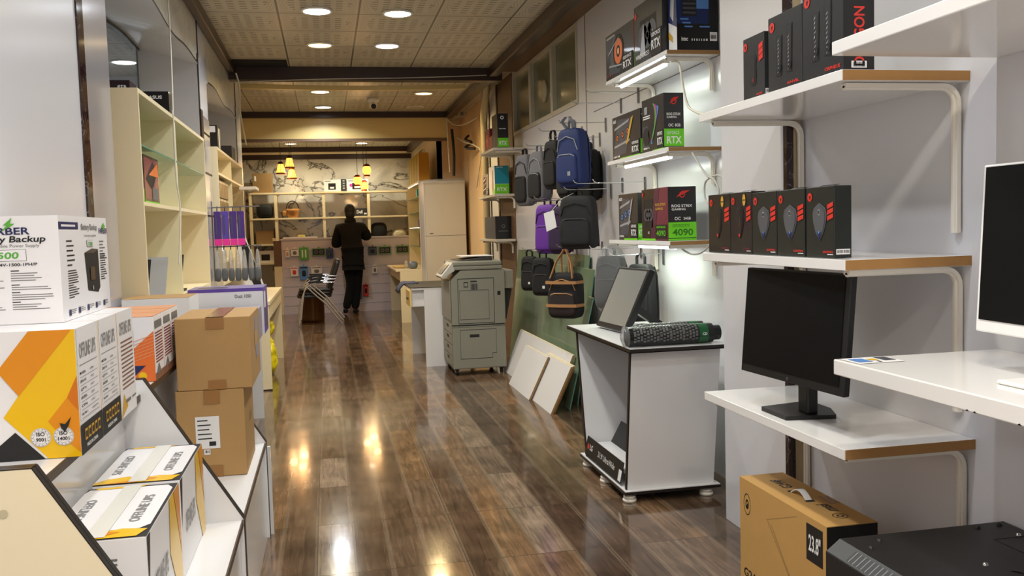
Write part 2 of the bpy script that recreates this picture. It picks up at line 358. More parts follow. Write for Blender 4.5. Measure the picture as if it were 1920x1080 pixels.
# ================================================================= THE SETTING
fl = floor_mat(); cl = ceil_mat(); marble = marble_mat('white_marble_dark_veins', (224, 220, 214), (64, 56, 52), (140, 136, 136), 1.0, .035)
fascm = marble_mat('pale_grey_marble', (206, 200, 184), (160, 156, 146), (186, 180, 166), 1.4, .02, .3)
darkm = marble_mat('dark_marble_white_flecks', (44, 26, 28), (190, 180, 180), (34, 20, 22), 5, .006)
g = G(); g.box(-3.3, 3.0, -1.6, 18, -.1, 0, fl); struct(g, 'floor')
g = G(); g.box(-3.3, 3.0, -1.6, 12.75, 3.0, 3.1, cl); g.box(-2.2, 3.0, 12.75, 18, 2.95, 3.1, cl); struct(g, 'ceiling')
# left wall: near glossy panel, marble strip, aluminium pillar, two niches, far pillar
g = G(); g.box(-1.02, -.9, -1.6, 3.75, 0, 3, wallw); g.box(-1.45, -1.27, 3.75, 7.0, 0, 2.03, wallw); g.box(-1.45, -1.27, 3.75, 4.3, 2.03, 3, wallw); g.box(-1.29, -1.27, 7.0, 10.4, 0, 3, wallw); g.box(-3.3, -3.2, 2, 10, 0, 3, wallw); g.box(-3.2, -1.45, 9.9, 10, 0, 3, wallw); g.box(-1.75, -1.6, 10.4, 18, 0, 3, creamd); g.box(-1.75, -1.27, 10.3, 10.45, 0, 3, creamd)
struct(g, 'wall_left')
g = G(); g.box(-1.02, -.893, 3.75, 3.84, 0, 3, darkm); struct(g, 'trim_1')
g = G(); g.box(-1.27, -.9, 3.84, 4.27, 0, 3, alu); struct(g, 'trim_2')
def column(n, y0, y1, banded):
    g = G(); x = -.87
    g.box(-1.27, x, y0, y1, 0, 3, wallw)
    g.box(x, x+.006, y0, y0+.045, 2.0, 2.68, blackedge); g.box(x, x+.006, y0+.05, y0+.07, 2.66, 2.98, blackedge)
    if banded:
        g.box(x, x+.008, y0+.1, y1-.02, .9, 2.25, alu)
        for z in (2.12, 1.82, 1.5): g.box(x+.001, x+.012, y0+.08, y1-.01, z, z+.012, blackedge)
        g.box(x, x+.014, y0, y0+.1, 2.0, 2.28, brownedge)
    struct(g, n)
column('trim_3', 6.98, 7.5, True); column('trim_4', 9.8, 10.4, False)
def fascia(n, y0, y1, zo, zi):
    """sagging soffit board, higher at the back, with the fascia above it"""
    g = G(); N = 24
    for i in range(N):
        a = y0+(y1-y0)*i/N; b = y0+(y1-y0)*(i+1)/N; q = lambda y: .022*math.sin((y1-y)*4.2)*min(1, (y1-y))
        za, zb = zo+q(a), zo+q(b); wa, wb = zi+q(a), zi+q(b)
        g.hexa([(-1.262, a, wa), (-.86, a, za), (-.86, b, zb), (-1.262, b, wb)], [(-1.262, a, wa+.012), (-.86, a, za+.012), (-.86, b, zb+.012), (-1.262, b, wb+.012)], white)
        g.add([(-.8595, a, za-.001), (-.8595, b, zb-.001), (-.8595, b, zb+.014), (-.8595, a, za+.014)], [(0, 1, 2, 3)], blackedge)
        g.add([(-1.258, a, wa-.02), (-1.258, b, wb-.02), (-1.258, b, wb), (-1.258, a, wa)], [(0, 1, 2, 3)], blackedge)
        g.add([(-.87, a, za+.012), (-.87, b, zb+.012), (-.87, b, 3), (-.87, a, 3)], [(0, 1, 2, 3)], fascm)
    struct(g, n)
fascia('trim_5', 4.27, 6.98, 2.60, 2.71); fascia('trim_6', 7.5, 9.8, 2.55, 2.66)
g = G(); g.box(-1.285, -1.279, 4.3, 7.0, 2.03, 2.9, M('niche_glass', (235, 240, 240), .03, trans=1, ior=1.1)); struct(g, 'window_4')      # glass at the back of the near niche
# dark ceiling mouldings
def moulding(n, x0, x1, y0, y1, z0=2.93, z1=3.0):
    g = G(); g.box(x0, x1, y0, y1, z0, z1, darkwood); struct(g, n, bevel=.012)
moulding('trim_7', -.87, -.80, -1.6, 9.3, 2.92); moulding('trim_8', 1.70, 1.80, 3.75, 9.25, 2.9); moulding('trim_9', 1.70, 1.80, 9.45, 12.7, 2.9)
g = G(); g.box(-.86, -.30, 8.93, 9.28, 2.994, 3.0, M('ceiling_void_shade', (16, 14, 12), .9)); struct(g, 'void_shade_sheet')  # flat black sheet painted as the darkness where a ceiling tile is missing
g = G(); g.box(-.90, 1.85, 9.28, 9.42, 2.87, 3.0, darkwood); struct(g, 'trim_10')
g = G(); g.box(-1.6, 1.8, 12.68, 12.76, 2.92, 3.0, darkwood); g.box(-1.6, 1.74, 12.75, 12.85, 2.64, 2.92, ochre); g.box(-1.6, 1.74, 12.74, 12.86, 2.605, 2.64, midwood); struct(g, 'trim_11')
g = G(); g.box(-1.6, 1.66, 17.3, 17.45, 2.86, 2.95, darkwood); g.box(-1.6, 1.66, 17.32, 17.42, 2.82, 2.86, cream); g.box(-1.6, 1.66, 17.34, 17.44, 2.73, 2.82, darkwood); struct(g, 'trim_12')
g = G(); g.box(1.56, 1.66, 12.85, 17.3, 2.83, 2.95, darkwood); struct(g, 'trim_13')
g = G(); g.box(-1.6, 2.3, 17.45, 17.6, 0, 2.95, marble); struct(g, 'wall_back')
# right wall with the window band
WX = 2.01
g = G(); g.box(WX, WX+.1, 3.2, 7.0, 0, 3, wallw); g.box(WX, WX+.1, 7.0, 9.55, 0, 2.33, wallw); g.box(WX, WX+.1, 7.0, 9.55, 2.94, 3, wallw)
g.box(WX-.004, WX, 6.78, 6.786, 0, 3, ink2); g.box(WX-.0035, WX, 4.0, 6.6, 2.20, 2.204, ink2)
g.box(WX-.012, WX, 9.55, 10.35, 0, 3, midwood); g.box(WX, WX+.1, 9.55, 11.4, 0, 3, white); g.box(WX-.02, WX, 10.35, 10.42, 0, 3, blackedge)
g.box(WX-.006, WX, 10.42, 10.9, 0, 3, white); g.box(WX-.01, WX, 10.9, 10.96, 0, 3, blackedge)
g.box(WX, WX+.1, 11.4, 13.4, 0, 3, pinkw)
struct(g, 'wall_right')
g = G(); g.box(1.65, 1.72, 13.35, 17.5, 0, 2.95, creamd); g.box(1.65, 2.1, 13.35, 13.42, 0, 2.95, pinkw); struct(g, 'wall_back_right')
g = G(); g.box(1.80, WX, 3.0, 9.3, 2.965, 3.0, midwood); g.box(1.79, 1.82, 6.0, 9.3, 2.93, 2.97, ochre); struct(g, 'trim_14')
wfr = M('painted_window_frame', (186, 180, 162), .4)
for i, (a, b) in enumerate(((7.04, 7.80), (7.88, 8.66), (8.74, 9.48))):
    root = G(); root.box(WX+.03, WX+.04, a, b, 2.36, 2.93, wglass); w_ = struct(root, 'window_%d' % (i+1))
    f = G()
    for q in ((a-.038, a), (b, b+.038)): f.box(WX-.008, WX+.06, q[0], q[1], 2.32, 2.955, wfr)
    f.box(WX-.008, WX+.06, a, b, 2.93, 2.955, wfr); f.box(WX-.008, WX+.06, a, b, 2.32, 2.36, wfr)
    f.build('window_frame', w_)
# round hole patch in the middle pane
g = G(); g.cyl((WX+.012, 8.2, 2.60), (WX+.028, 8.2, 2.60), .10, M('pale_disc', (150, 146, 126), .3), 28); tag(g.build('window_vent'), 'round pale vent disc set in the middle window pane', 'vent')
# near pillar and recessed display wall
g = G(); g.box(1.735, WX+.1, 3.22, 3.77, 0, 3, wallw); struct(g, 'trim_15')
g = G(); g.box(1.737, 1.765, 3.195, 3.22, 0, 3, darkm); g.box(1.765, 1.80, 3.2, 3.22, 0, 3, creamd); struct(g, 'trim_16')
g = G(); g.box(1.80, 1.9, 2.13, 3.22, 0, 3, wallw); g.box(1.77, 1.9, -1.6, 2.13, 0, 3, wallw); struct(g, 'wall_right_near')

# ================================================================= CEILING LIGHTS
def downlight(x, y, z, col, pw, on=True):
    lb = {'w': 'white', 'c': 'creamy', 'y': 'warm yellow'}['y' if col == WARM else 'c' if col == CREAM else 'w']
    t = thing('ceiling_downlight', 'x', 'ceiling light', (x, y, z), group='round downlights in the tiled ceiling')
    g = G(); g.lathe([(.095, -.001), (.118, -.001), (.120, -.008), (.108, -.016), (.098, -.012)], (x, y, z), whitemetal, 32); g.build('trim_ring', t)
    name = 'lamp_disc_' + lb.replace(' ', '_')
    m = _M.get(name) or M(name, (200, 190, 160), .3)
    if on:
        b = m.node_tree.nodes['Principled BSDF']; b.inputs['Emission Color'].default_value = tuple(col)+(1,); b.inputs['Emission Strength'].default_value = 5 if col == WARM else 24
    else: m = lamp_off
    g = G(); g.lathe([(0, -.012), (.05, -.013), (.098, -.010)], (x, y, z), m, 32); g.build('diffuser', t)
    if on:
        ld = bpy.data.lights.new('downlight', 'AREA'); ld.shape = 'DISK'; ld.size = .19; ld.energy = pw; ld.color = col; ld.spread = 2.6
        lo = bpy.data.objects.new('bulb', ld); COL.objects.link(lo); lo.parent = t; lo.location = (0, 0, -.02)
    return t
dl = ['large bright white round downlight nearest the camera on the left ceiling row', 'round cream downlight right of the brightest white one', 'warm yellow round downlight with orange halo', 'small violet-white round downlight right of the warm yellow one']
far = {15: 'pale yellow round downlight beyond the first dark beam, on the left', 16: 'round warm downlight beyond the first beam, beside the right trim', 17: 'white round downlight just in front of the ochre beam', 18: 'small round downlight over the back counter, left of the pair', 20: 'round downlight seen through the glass above the near cream cabinet', 19: 'flared bright downlight over the back counter, right of the pair'}
for i, (x, y, z, c, p) in enumerate(DOWN):
    t = downlight(x, y, z, c, p)
    t['label'] = dl[i] if i < 4 else far.get(i, 'round ceiling downlight overhead, nearer than the tiles in view')
t = downlight(1.24, 12.2, 3, CREAM, 0, on=False); t['label'] = 'unlit round downlight by the ochre beam'
# dome camera
t = thing('security_camera', 'white dome security camera with dark lens under the second ceiling', 'security camera', (.64, 11.44, 3.0))
g = G(); g.lathe([(0, 0), (.075, 0), (.075, -.03), (.055, -.05), (.045, -.06)], (.64, 11.44, 3.0), whitemetal); g.build('mount', t)
g = G(); g.blob((.64, 11.42, 2.915), (.10, .10, .10), whitemetal, 1); b_ = g.build('dome', t)
g = G(); g.cyl((.64, 11.39, 2.90), (.64, 11.363, 2.89), .032, blackg, 20); g.build('lens', b_)

# ================================================================= SHELVES ON THE RIGHT WALL
def bracket(g, xw, xf, y, z, drop, r=.012, mat=None):
    mat = mat or whitemetal; P = [(xf+.03, y, z)]
    for k in range(7):
        a = PI/2*k/6; P.append((xw-.012-.05+.05*math.sin(a), y, z-.05+.05*math.cos(a)))
    P.append((xw-.012, y, z-drop)); g.strap(P, (0, .028, 0), .012, mat)
    g.cyl((xw-.02, y, z-drop+.03), (xw-.004, y, z-drop+.03), .004, ink, 8); g.cyl((xw-.02, y, z-.10), (xw-.004, y, z-.10), .004, ink, 8)
    g.tube([(p[0]-.005 if i > 4 else p[0], p[1], p[2]-.006 if i < 5 else p[2]) for i, p in enumerate(P)], .007, mat, 6)
def wall_shelf(label, x0, x1, y0, y1, z, th, edge, brk, drop, group, edge_label='raw edge', bm=None):
    t = thing('wall_shelf', label, 'shelf', ((x0+x1)/2, (y0+y1)/2, z-th), group=group)
    g = G(); g.box(x0, x1, y0, y1, z-th, z, bm or shelfw); g.build('shelf_board', t, bevel=.0015)
    g = G(); g.box(x0+.003, x1, y0-.0015, y0, z-th+.001, z-.001, edge); e = g.build('end_edge', t, label=edge_label)
    for y in brk:
        g = G(); bracket(g, x1, x0, y, z-th-.008, drop); g.build('bracket', t)
    return t
GD = 'white display shelves between the pillar and the near panel'
wall_shelf('white shelf with brown raw end holding three black cartons, just under the top shelf', 1.40, 1.799, 2.27, 3.24, 1.757, .03, mdf, (2.31, 3.18), .42, GD, 'brown raw board end')
wall_shelf('white shelf at eye level carrying the row of five mouse cartons', 1.40, 1.799, 2.26, 3.22, 1.235, .03, mdf, (2.30, 3.17), .42, GD, 'brown raw board end')
wall_shelf('white shelf under the black monitor, with brown raw end', 1.385, 1.799, 2.24, 3.19, .708, .03, mdf, (2.28, 3.15), .42, GD, 'brown raw board end')
GG = 'white shelves of graphics card boxes beside the pillar'
for z, lb in ((2.225, 'topmost white shelf with a light tube beneath, holding graphics card boxes'), (1.738, 'middle white shelf with a light tube beneath, holding four graphics card boxes'), (1.258, 'lowest white shelf of graphics card boxes, above the wrapped tubes')):
    wall_shelf(lb, 1.72, WX-.001, 4.37, 5.38, z, .022, chip, (4.45, 5.30), .16, GG, 'chipboard end')
def led(label, y0, y1, x, z):
    t = thing('tube_light', label, 'tube light', (x, (y0+y1)/2, z-.03), group='slim tube lights under the card shelves')
    g = G(); g.box(x-.016, x+.016, y0, y1, z-.012, z, whitemetal); g.build('housing', t)
    g = G(); g.cyl((x, y0+.01, z-.02), (x, y1-.01, z-.02), .009, M('lit_tube', (240, 248, 255), .3, emit=6), 12); g.build('tube', t)
    ld = bpy.data.lights.new('tube_glow', 'AREA'); ld.shape = 'RECTANGLE'; ld.size = .02; ld.size_y = y1-y0; ld.energy = 4; ld.color = (.88, 1, .80)
    lo = bpy.data.objects.new('tube_glow', ld); COL.objects.link(lo); lo.parent = t; lo.location = (0, 0, -.003)
led('lit tube light under the topmost card shelf', 4.55, 5.3, 1.79, 2.203)
led('lit tube light under the middle card shelf', 4.5, 5.25, 1.79, 1.716)
led('lit tube light under the lowest card shelf', 4.6, 5.2, 1.85, 1.236)
# power leads of the tube lights
def cable(name, label, pts, r, mat, sub=6):
    P = [Vector(p) for p in pts]; out = []
    for i in range(len(P)-1):
        p0, p1, p2, p3 = P[max(i-1, 0)], P[i], P[i+1], P[min(i+2, len(P)-1)]
        for k in range(sub):
            t = k/sub; out.append(.5*((2*p1)+(-p0+p2)*t+(2*p0-5*p1+4*p2-p3)*t*t+(-p0+3*p1-3*p2+p3)*t**3))
    out.append(P[-1]); g = G(); g.tube(out, r, mat, 6); return g.build(name, label=label, cat='cable')
greyc = M('grey_cable', (186, 184, 176), .5); whitec = M('white_cable', (220, 214, 196), .5)
cable('power_cable', 'white lead hanging from the top card shelf across to the next shelf', [(1.80, 4.50, 2.19), (1.80, 4.40, 2.16), (1.80, 4.36, 2.05), (1.78, 4.25, 1.93), (1.74, 4.05, 1.87), (1.725, 3.9, 1.84), (1.725, 3.8, 1.83)], .006, whitec)
cable('power_cable', 'grey lead looping down beside the pillar below the middle card shelf', [(1.82, 4.30, 1.70), (1.80, 4.15, 1.62), (1.79, 4.05, 1.57), (1.78, 3.95, 1.545), (1.78, 3.9, 1.48), (1.79, 4.0, 1.44), (1.8, 4.1, 1.46), (1.8, 4.1, 1.54), (1.79, 3.98, 1.565), (1.79, 3.88, 1.55), (1.80, 3.83, 1.45), (1.81, 3.83, 1.33), (1.80, 3.92, 1.26)], .005, greyc)
cable('power_cable', 'grey lead curling beneath the lowest card shelf', [(1.85, 4.56, 1.225), (1.84, 4.45, 1.20), (1.82, 4.3, 1.19), (1.81, 4.15, 1.21), (1.81, 4.0, 1.28), (1.82, 3.9, 1.36)], .005, greyc)

# ---- cartons with printed faces
def carton(name, label, cat, d, base, arts, group=None, bevel=.002, rz=0, extra=None):
    """d = x0,x1,y0,y1,z0,z1"""
    g = G(); g.box(*d, base)
    for k, fn in arts.items(): fn(g, {'-X': fmx, '+X': fpx, '-Y': fmy, '+Z': ftop}[k](*d))
    return g.build(name, label=label, cat=cat, group=group, bevel=bevel)
def gpu_front(c1, c2, word, accent, s=0, badge='RTX', bw=.26):
    def f(g, fr):
        g.poly(fr, [(.04, .1), (.5, .12), (.72, .86), (.2, .92)], c1, 1)
        for i in range(3): g.disc(fr, .2+.19*i, .5+.05*i, .085*fr.V.length, ink, 2); g.disc(fr, .2+.19*i, .5+.05*i, .06*fr.V.length, c2, 3, ri=.03*fr.V.length)
        g.poly(fr, [(.06, .28), (.62, .36), (.66, .42), (.08, .33)], silver, 3); g.poly(fr, [(.08, .68), (.6, .8), (.64, .86), (.1, .74)], silver, 3)
        if accent: g.poly(fr, [(.5, .3), (.58, .34), (.78, .9), (.7, .86)], accent, 4)
        if word: g.text(fr, word, .05, .86, .07, white_ink, l=5)
        g.rect(fr, .97-bw, .02, .97, .36, ink, 5); g.text(fr, 'GEFORCE', .985-bw, .27, .06, white_ink, wd=bw*.85, l=6); g.text(fr, badge, .985-bw, .10, .13, white_ink if badge == 'RTX' else gpug, wd=bw*.85, l=6)
        g.rect(fr, .30, .0, 1, .035, gpug, 6)
        g.bars(fr, .05, .06, .3, .10, 5, white_ink, 3, 5)
    return f
def gpu_end(words, green_h=.3, badge='RTX', sub='GEFORCE', tcol=None, greenmat=None):
    def f(g, fr):
        g.rect(fr, 0, .05, 1, .05+green_h, greenmat or gpug, 1); g.rect(fr, 0, 0, 1, .035, gpug, 1)
        tc = tcol or white_ink
        g.text(fr, sub, .14, .05+green_h*.68, green_h*.2, tc, wd=.62, l=2, bold=False); g.text(fr, badge, .14, .05+green_h*.16, green_h*.42, tc, wd=.74, l=2)
        for st, u, v, h, wd in words: g.text(fr, st, u, v, h, white_ink, wd=wd, l=2)
    return f
GB = 'graphics card boxes on the white wall shelves'
def eye(g, fr):   # red eye-like ring emblem drawn with simple strokes
    g.disc(fr, .5, .85, .016, red, 2, ri=.011); g.poly(fr, [(.28, .80), (.5, .92), (.78, .93), (.56, .86)], red, 3)
card_swirl = M('iridescent_print', (120, 120, 190), .25)
def swirl(g, fr):
    g.rect(fr, .03, .1, .3, .5, slate, 1)
    for k, mm in enumerate((cyanp, skyp, violet, magp, green)):
        P = []
        for i in range(9):
            a = -.9+1.9*i/8; P.append((.58+.16*math.sin(a*1.5+k*.3)-.03*k, .5+.40*math.sin(a)+(k-2)*.02))
        for i in range(8):
            (a, b), (c, d) = P[i], P[i+1]; g.poly(fr, [(a, b), (a+.045, b), (c+.045, d), (c, d)], mm, 2+k*.3)
    g.rect(fr, .12, .72, .26, .86, silver, 2); g.lines(fr, .06, .62, .4, .7, 2, white_ink, 2, .5, 2)
    g.rect(fr, .70, .02, .97, .36, ink, 3); g.text(fr, 'GEFORCE', .72, .27, .06, white_ink, wd=.22, l=4); g.text(fr, 'RTX', .72, .1, .13, white_ink, wd=.22, l=4); g.rect(fr, .5, 0, 1, .03, gpug, 4)
    g.disc(fr, .2, .3, .05, ink, 2); g.disc(fr, .45, .36, .05, ink, 2); g.bars(fr, .08, .07, .4, .10, 4, white_ink, 2, 4)
# row 1
def r1a(g, fr):
    g.poly(fr, [(.1, .15), (.5, .1), (.62, .8), (.3, .9)], slate, 1); g.disc(fr, .47, .55, .1, ink, 2); g.disc(fr, .47, .55, .075, orange, 3, ri=.035); g.disc(fr, .47, .55, .02, amber, 3)
    g.poly(fr, [(.1, .55), (.5, .83), (.52, .86), (.12, .6)], silver, 4); g.poly(fr, [(.12, .3), (.6, .22), (.6, .25), (.14, .34)], silver, 4)
    g.text(fr, 'GIGABYTE', .05, .9, .045, white_ink, wd=.3, l=4); g.rect(fr, .62, .03, .97, .4, ink, 4); g.text(fr, 'GEFORCE', .64, .31, .06, white_ink, wd=.28, l=5); g.text(fr, 'RTX', .64, .13, .14, white_ink, wd=.28, l=5)
    for k in range(3): g.disc(fr, .08+.09*k, .13, .006, red, 4)
    g.rect(fr, .6, 0, 1, .03, gpug, 5)
carton('graphics_card_box', 'graphics card box with an orange fan ring, leftmost on the top card shelf', 'box', (1.75, 1.81, 4.94, 5.46, 2.226, 2.51), boxk2, {'-X': r1a, '-Y': lambda g, fr: (g.rect(fr, 0, .38, 1, 1, red, 1), g.rect(fr, 0, 0, 1, .38, gpug, 1))}, GB)
def r1b(g, fr):
    g.rect(fr, .22, .15, .8, .72, ink, 1)
    for k in range(3): g.disc(fr, .33+.16*k, .44, .07, slate, 2, ri=.025); g.disc(fr, .33+.16*k, .44, .02, silver, 2)
    g.poly(fr, [(.2, .1), (.42, .16), (.36, .66), (.3, .5)], silver, 3); g.text(fr, 'WINDFORCE 3', .05, .12, .07, white_ink, wd=.5, l=4, shear=.2)
    g.rect(fr, .62, .05, .98, .45, ink, 4); g.text(fr, 'GEFORCE', .64, .36, .06, white_ink, wd=.3, l=5); g.text(fr, 'RTX', .64, .16, .15, white_ink, wd=.3, l=5); g.disc(fr, .07, .84, .018, red, 3); g.rect(fr, .0, 0, 1, .03, M('amber_strip', (180, 150, 90), .4), 5)
carton('graphics_card_box', 'dark graphics card box picturing three fans, middle of the top card shelf', 'box', (1.75, 1.84, 4.50, 4.93, 2.226, 2.56), boxk2, {'-X': r1b}, GB)
def psu_side(g, fr):
    g.rect(fr, 0, 0, 1, .42, paper, 1); g.poly(fr, [(0, .42), (1, .3), (1, .7), (0, .8)], navyp, 2); g.poly(fr, [(.2, .5), (.6, .4), (.8, .8), (.4, .9)], silver, 3); g.poly(fr, [(0, .2), (.5, .12), (.5, .2), (0, .3)], gold, 2)
def psu_end(g, fr):
    g.rect(fr, .0, .35, 1, .8, navyp, 1); g.rect(fr, .45, .55, .85, .9, skyp, 2); g.rect(fr, .12, .45, .48, .85, ink, 3)
    for k in range(6): g.rect(fr, .14, .48+.06*k, .46, .51+.06*k, slate, 4)
    g.rect(fr, .78, .3, 1, .85, ink, 3)
    for v in (.84, .74, .69): g.rect(fr, .55, v, .76, v+.025, white_ink, 4)
    for k in range(3): g.rect(fr, .08+.05*k, .40-.05*k, .28+.05*k, .42-.05*k, skyp, 4)
    g.rect(fr, .55, .30, .8, .32, skyp, 4); g.text(fr, 'intec', .1, .12, .06, white_ink, wd=.16, l=4); g.bars(fr, .35, .12, .76, .15, 7, white_ink, 4, 4); g.rect(fr, .80, .12, .98, .24, paper, 4); g.bars(fr, .82, .15, .96, .20, 12, ink, 5, 5)
carton('graphics_card_box', 'large black and blue carton wrapped in film, rightmost on the top card shelf', 'box', (1.78, 2.0, 4.375, 4.485, 2.226, 2.60), blackg, {'-X': psu_side, '-Y': psu_end}, GB)
# row 2
carton('graphics_card_box', 'grey graphics card box with a warm-lit card, leftmost on the middle card shelf', 'box', (1.75, 1.82, 4.86, 5.36, 1.739, 2.0), boxk2, {'-X': gpu_front(slate, orange, 'ASUS', gold), '-Y': gpu_end([('/SUS', .1, .86, .05, .7), ('OC', .4, .46, .05, .4)], .3)}, GB)
carton('graphics_card_box', 'graphics card box with a rainbow swirl, right on the middle card shelf', 'box', (1.75, 1.86, 4.50, 4.83, 1.739, 2.03), boxk2, {'-X': swirl, '-Y': lambda g, fr: (gpu_end([('ROG STRIX', .14, .60, .045, .7), ('GAMING', .14, .55, .035, .5), ('OC', .22, .40, .05, .25), ('8GB', .55, .40, .05, .28)], .31)(g, fr), eye(g, fr))}, GB)
# row 3
carton('graphics_card_box', 'blue-grey graphics card box, leftmost on the lowest card shelf', 'box', (1.75, 1.79, 4.93, 5.27, 1.259, 1.53), boxk2, {'-X': gpu_front(slate, skyp, 'ASUS', silver, bw=.3), '-Y': gpu_end([], .3)}, GB)
def r3b(g, fr):
    g.rect(fr, .5, 0, 1, 1, maroon, 1); g.poly(fr, [(.35, 0), (.5, 0), (.7, 1), (.5, 1)], M('plum_print', (82, 34, 58), .3), 2)
    g.rect(fr, .1, .25, .44, .8, ink, 2)
    for k in range(3): g.disc(fr, .18+.09*k, .5, .035, slate, 3, ri=.018)
    g.text(fr, 'ROG STRIX', .55, .66, .05, gold, wd=.38, l=4); g.text(fr, 'GAMING', .55, .58, .05, gold, wd=.28, l=4); g.disc(fr, .06, .9, .012, red, 4); g.text(fr, 'OC', .25, .13, .045, white_ink, l=4)
    g.rect(fr, .54, .03, .96, .3, ink, 4); g.text(fr, 'GEFORCE', .58, .24, .035, gpug, wd=.33, l=5); g.text(fr, '4090', .58, .09, .11, gpug, wd=.33, l=5, bold=False); g.rect(fr, 0, 0, .54, .035, gpug, 4)
carton('graphics_card_box', 'maroon and black graphics card box with 4090 on its green end', 'box', (1.75, 1.905, 4.46, 4.86, 1.259, 1.54), boxk, {'-X': r3b, '-Y': lambda g, fr: (gpu_end([('ROG STRIX', .12, .62, .05, .74), ('GAMING', .12, .56, .04, .5), ('OC', .22, .38, .06, .22), ('24GB', .54, .385, .05, .26)], .29, '4090', 'GEFORCE RTX', tcol=gpud)(g, fr), eye(g, fr))}, GB)

# ---- peripherals on the near shelves
def drag(g, fr, u, v, r, mat=None, l=2):     # red crest: disc with a carved curl
    mat = mat or red; g.disc(fr, u, v, r, mat, l); g.poly(fr, [(u-.3*r/fr.U.length, v+.2*r/fr.V.length), (u+.5*r/fr.U.length, v+.4*r/fr.V.length), (u+.1*r/fr.U.length, v-.7*r/fr.V.length)], boxg, l+1)
def mouse_art(kind):
    def f(g, fr):
        drag(g, fr, .15, .86, .013)
        c, body = (.47, boxk) if kind == 'slim' else (.5, boxk2)
        P = [(-.02, .98), (.02, .98), (.17, .86), (.21, .7), (.19, .5), (.12, .25), (0, .02), (-.12, .25), (-.19, .5), (-.21, .7), (-.17, .86)]
        k = .9 if kind == 'slim' else 1.2
        body = boxk if kind == 'slim' else M('mouse_grey_print', (84, 86, 92), .35)
        g.poly(fr, [(c+p*k, .22+q*.56) for p, q in P], body if kind != 'slim' else boxk2, 2)
        g.poly(fr, [(c+p*k*.85, .24+q*.51) for p, q in P], boxk if kind == 'slim' else slate, 3); g.poly(fr, [(c+p*k*.78, .25+q*.49) for p, q in P], body, 4)
        if kind == 'slim':
            g.rect(fr, c-.008, .42, c+.008, .6, M('dim_gold_print', (110, 92, 52), .4), 5); g.disc(fr, c, .30, .006, red, 5); g.disc(fr, .68, .87, .012, gold, 3, k=1.7); g.rect(fr, .62, .86, .75, .875, ink, 4)
        else:
            g.rect(fr, c-.03, .6, c+.03, .68, silver, 5); g.rect(fr, c-.018, .615, c+.018, .665, ink, 6); g.poly(fr, [(c-.07, .36), (c+.07, .36), (c, .24)], inkb, 5); g.disc(fr, c, .355, .004, skyp, 6)
        for i in range(3): g.poly(fr, [(.78, .52+.08*i), (.98, .56+.08*i), (.98, .62+.08*i), (.78, .58+.08*i)], red, 3)
        g.text(fr, 'GRIFFIN' if kind != 'slim' else 'COBRA', .62, .07, .03, dred if kind == 'slim' else red, wd=.34, l=3); g.rect(fr, .78, .045, .97, .055, white_ink, 3)
    return f
def white_tag(g, fr): g.rect(fr, .1, .05, .9, .125, paper, 1); g.bars(fr, .14, .07, .48, .11, 14, ink, 3, 2); g.bars(fr, .52, .07, .86, .11, 12, ink, 6, 2)
ms = [('slim', 3.045, 3.23, 'black mouse carton with gold oval seal at the far left end of the row'), ('slim', 2.875, 3.04, 'black mouse carton with gold oval seal, second from the far end of the row'), ('wide', 2.70, 2.87, 'dark green mouse carton with three red bars, in the middle of the row'), ('wide', 2.525, 2.695, 'dark green mouse carton with three red bars, just left of the nearest one'), ('wide', 2.36, 2.515, 'dark green mouse carton with a barcode sticker on its end, nearest of the row')]
for i, (k, a, b, lb) in enumerate(ms):
    d = (1.43, 1.485, a, b, 1.236, 1.452 if k == 'slim' else 1.445); g = G(); g.box(*d, boxk if k == 'slim' else boxg); mouse_art(k)(g, fmx(*d))
    if i == 4: white_tag(g, fmy(*d))
    ym = (a+b)/2; g.add([(1.452, ym-.05, d[5]), (1.452, ym+.05, d[5]), (1.470, ym+.05, d[5]+.006), (1.470, ym-.05, d[5]+.006)], [(0, 1, 2, 3)], boxk)
    g.build('mouse_box', label=lb, cat='box', group='mouse cartons in a row on the white shelf', bevel=.0015)
def up_mouse(g, fr):
    drag(g, fr, .13, .86, .014); P = [(-.14, 0), (.14, 0), (.2, .3), (.16, .55), (.2, .85), (.1, 1), (-.1, 1), (-.2, .85), (-.16, .55), (-.2, .3)]
    g.poly(fr, [(.5+p*.8, .22+q*.48) for p, q in P], ink, 2); g.poly(fr, [(.5+p*.5, .26+q*.4) for p, q in P], boxk2, 3); g.disc(fr, .5, .3, .007, dred, 4)
    for i in range(3): g.poly(fr, [(.78, .56+.09*i), (.97, .6+.09*i), (.97, .68+.09*i), (.78, .64+.09*i)], red, 3)
    g.text(fr, 'GAINER', .65, .05, .03, red, wd=.3, l=3)
carton('mouse_box', 'black carton with a dark mouse picture, leftmost on the shelf above the mouse row', 'box', (1.43, 1.475, 2.775, 2.925, 1.758, 1.97), boxk2, {'-X': up_mouse, '-Y': white_tag}, 'black cartons on the upper near shelf')
def spk(word):
    def f(g, fr):
        drag(g, fr, .13, .86, .016)
        for u in (.30, .60):
            g.poly(fr, [(u-.05, .2+.03*(u > .5)), (u+.12, .2), (u+.14, .72+.1*(u > .5)), (u-.03, .72+.1*(u > .5))], ink, 2)
            g.poly(fr, [(u, .22), (u+.1, .22), (u+.12, .7+.1*(u > .5)), (u+.01, .7+.1*(u > .5))], boxk2, 3)
            for k in range(9):
                rr = random.Random(k+int(u*10)); g.poly(fr, [(u+rr.uniform(.0, .02), .24+.05*k), (u+.05, .25+.05*k), (u+rr.uniform(.03, .08), .28+.05*k)], silver, 4)
            g.disc(fr, u+.06, .3, .012, ink, 5, ri=.007)
        g.text(fr, word, .58, .06, .035, red, wd=.36, l=3)
    return f
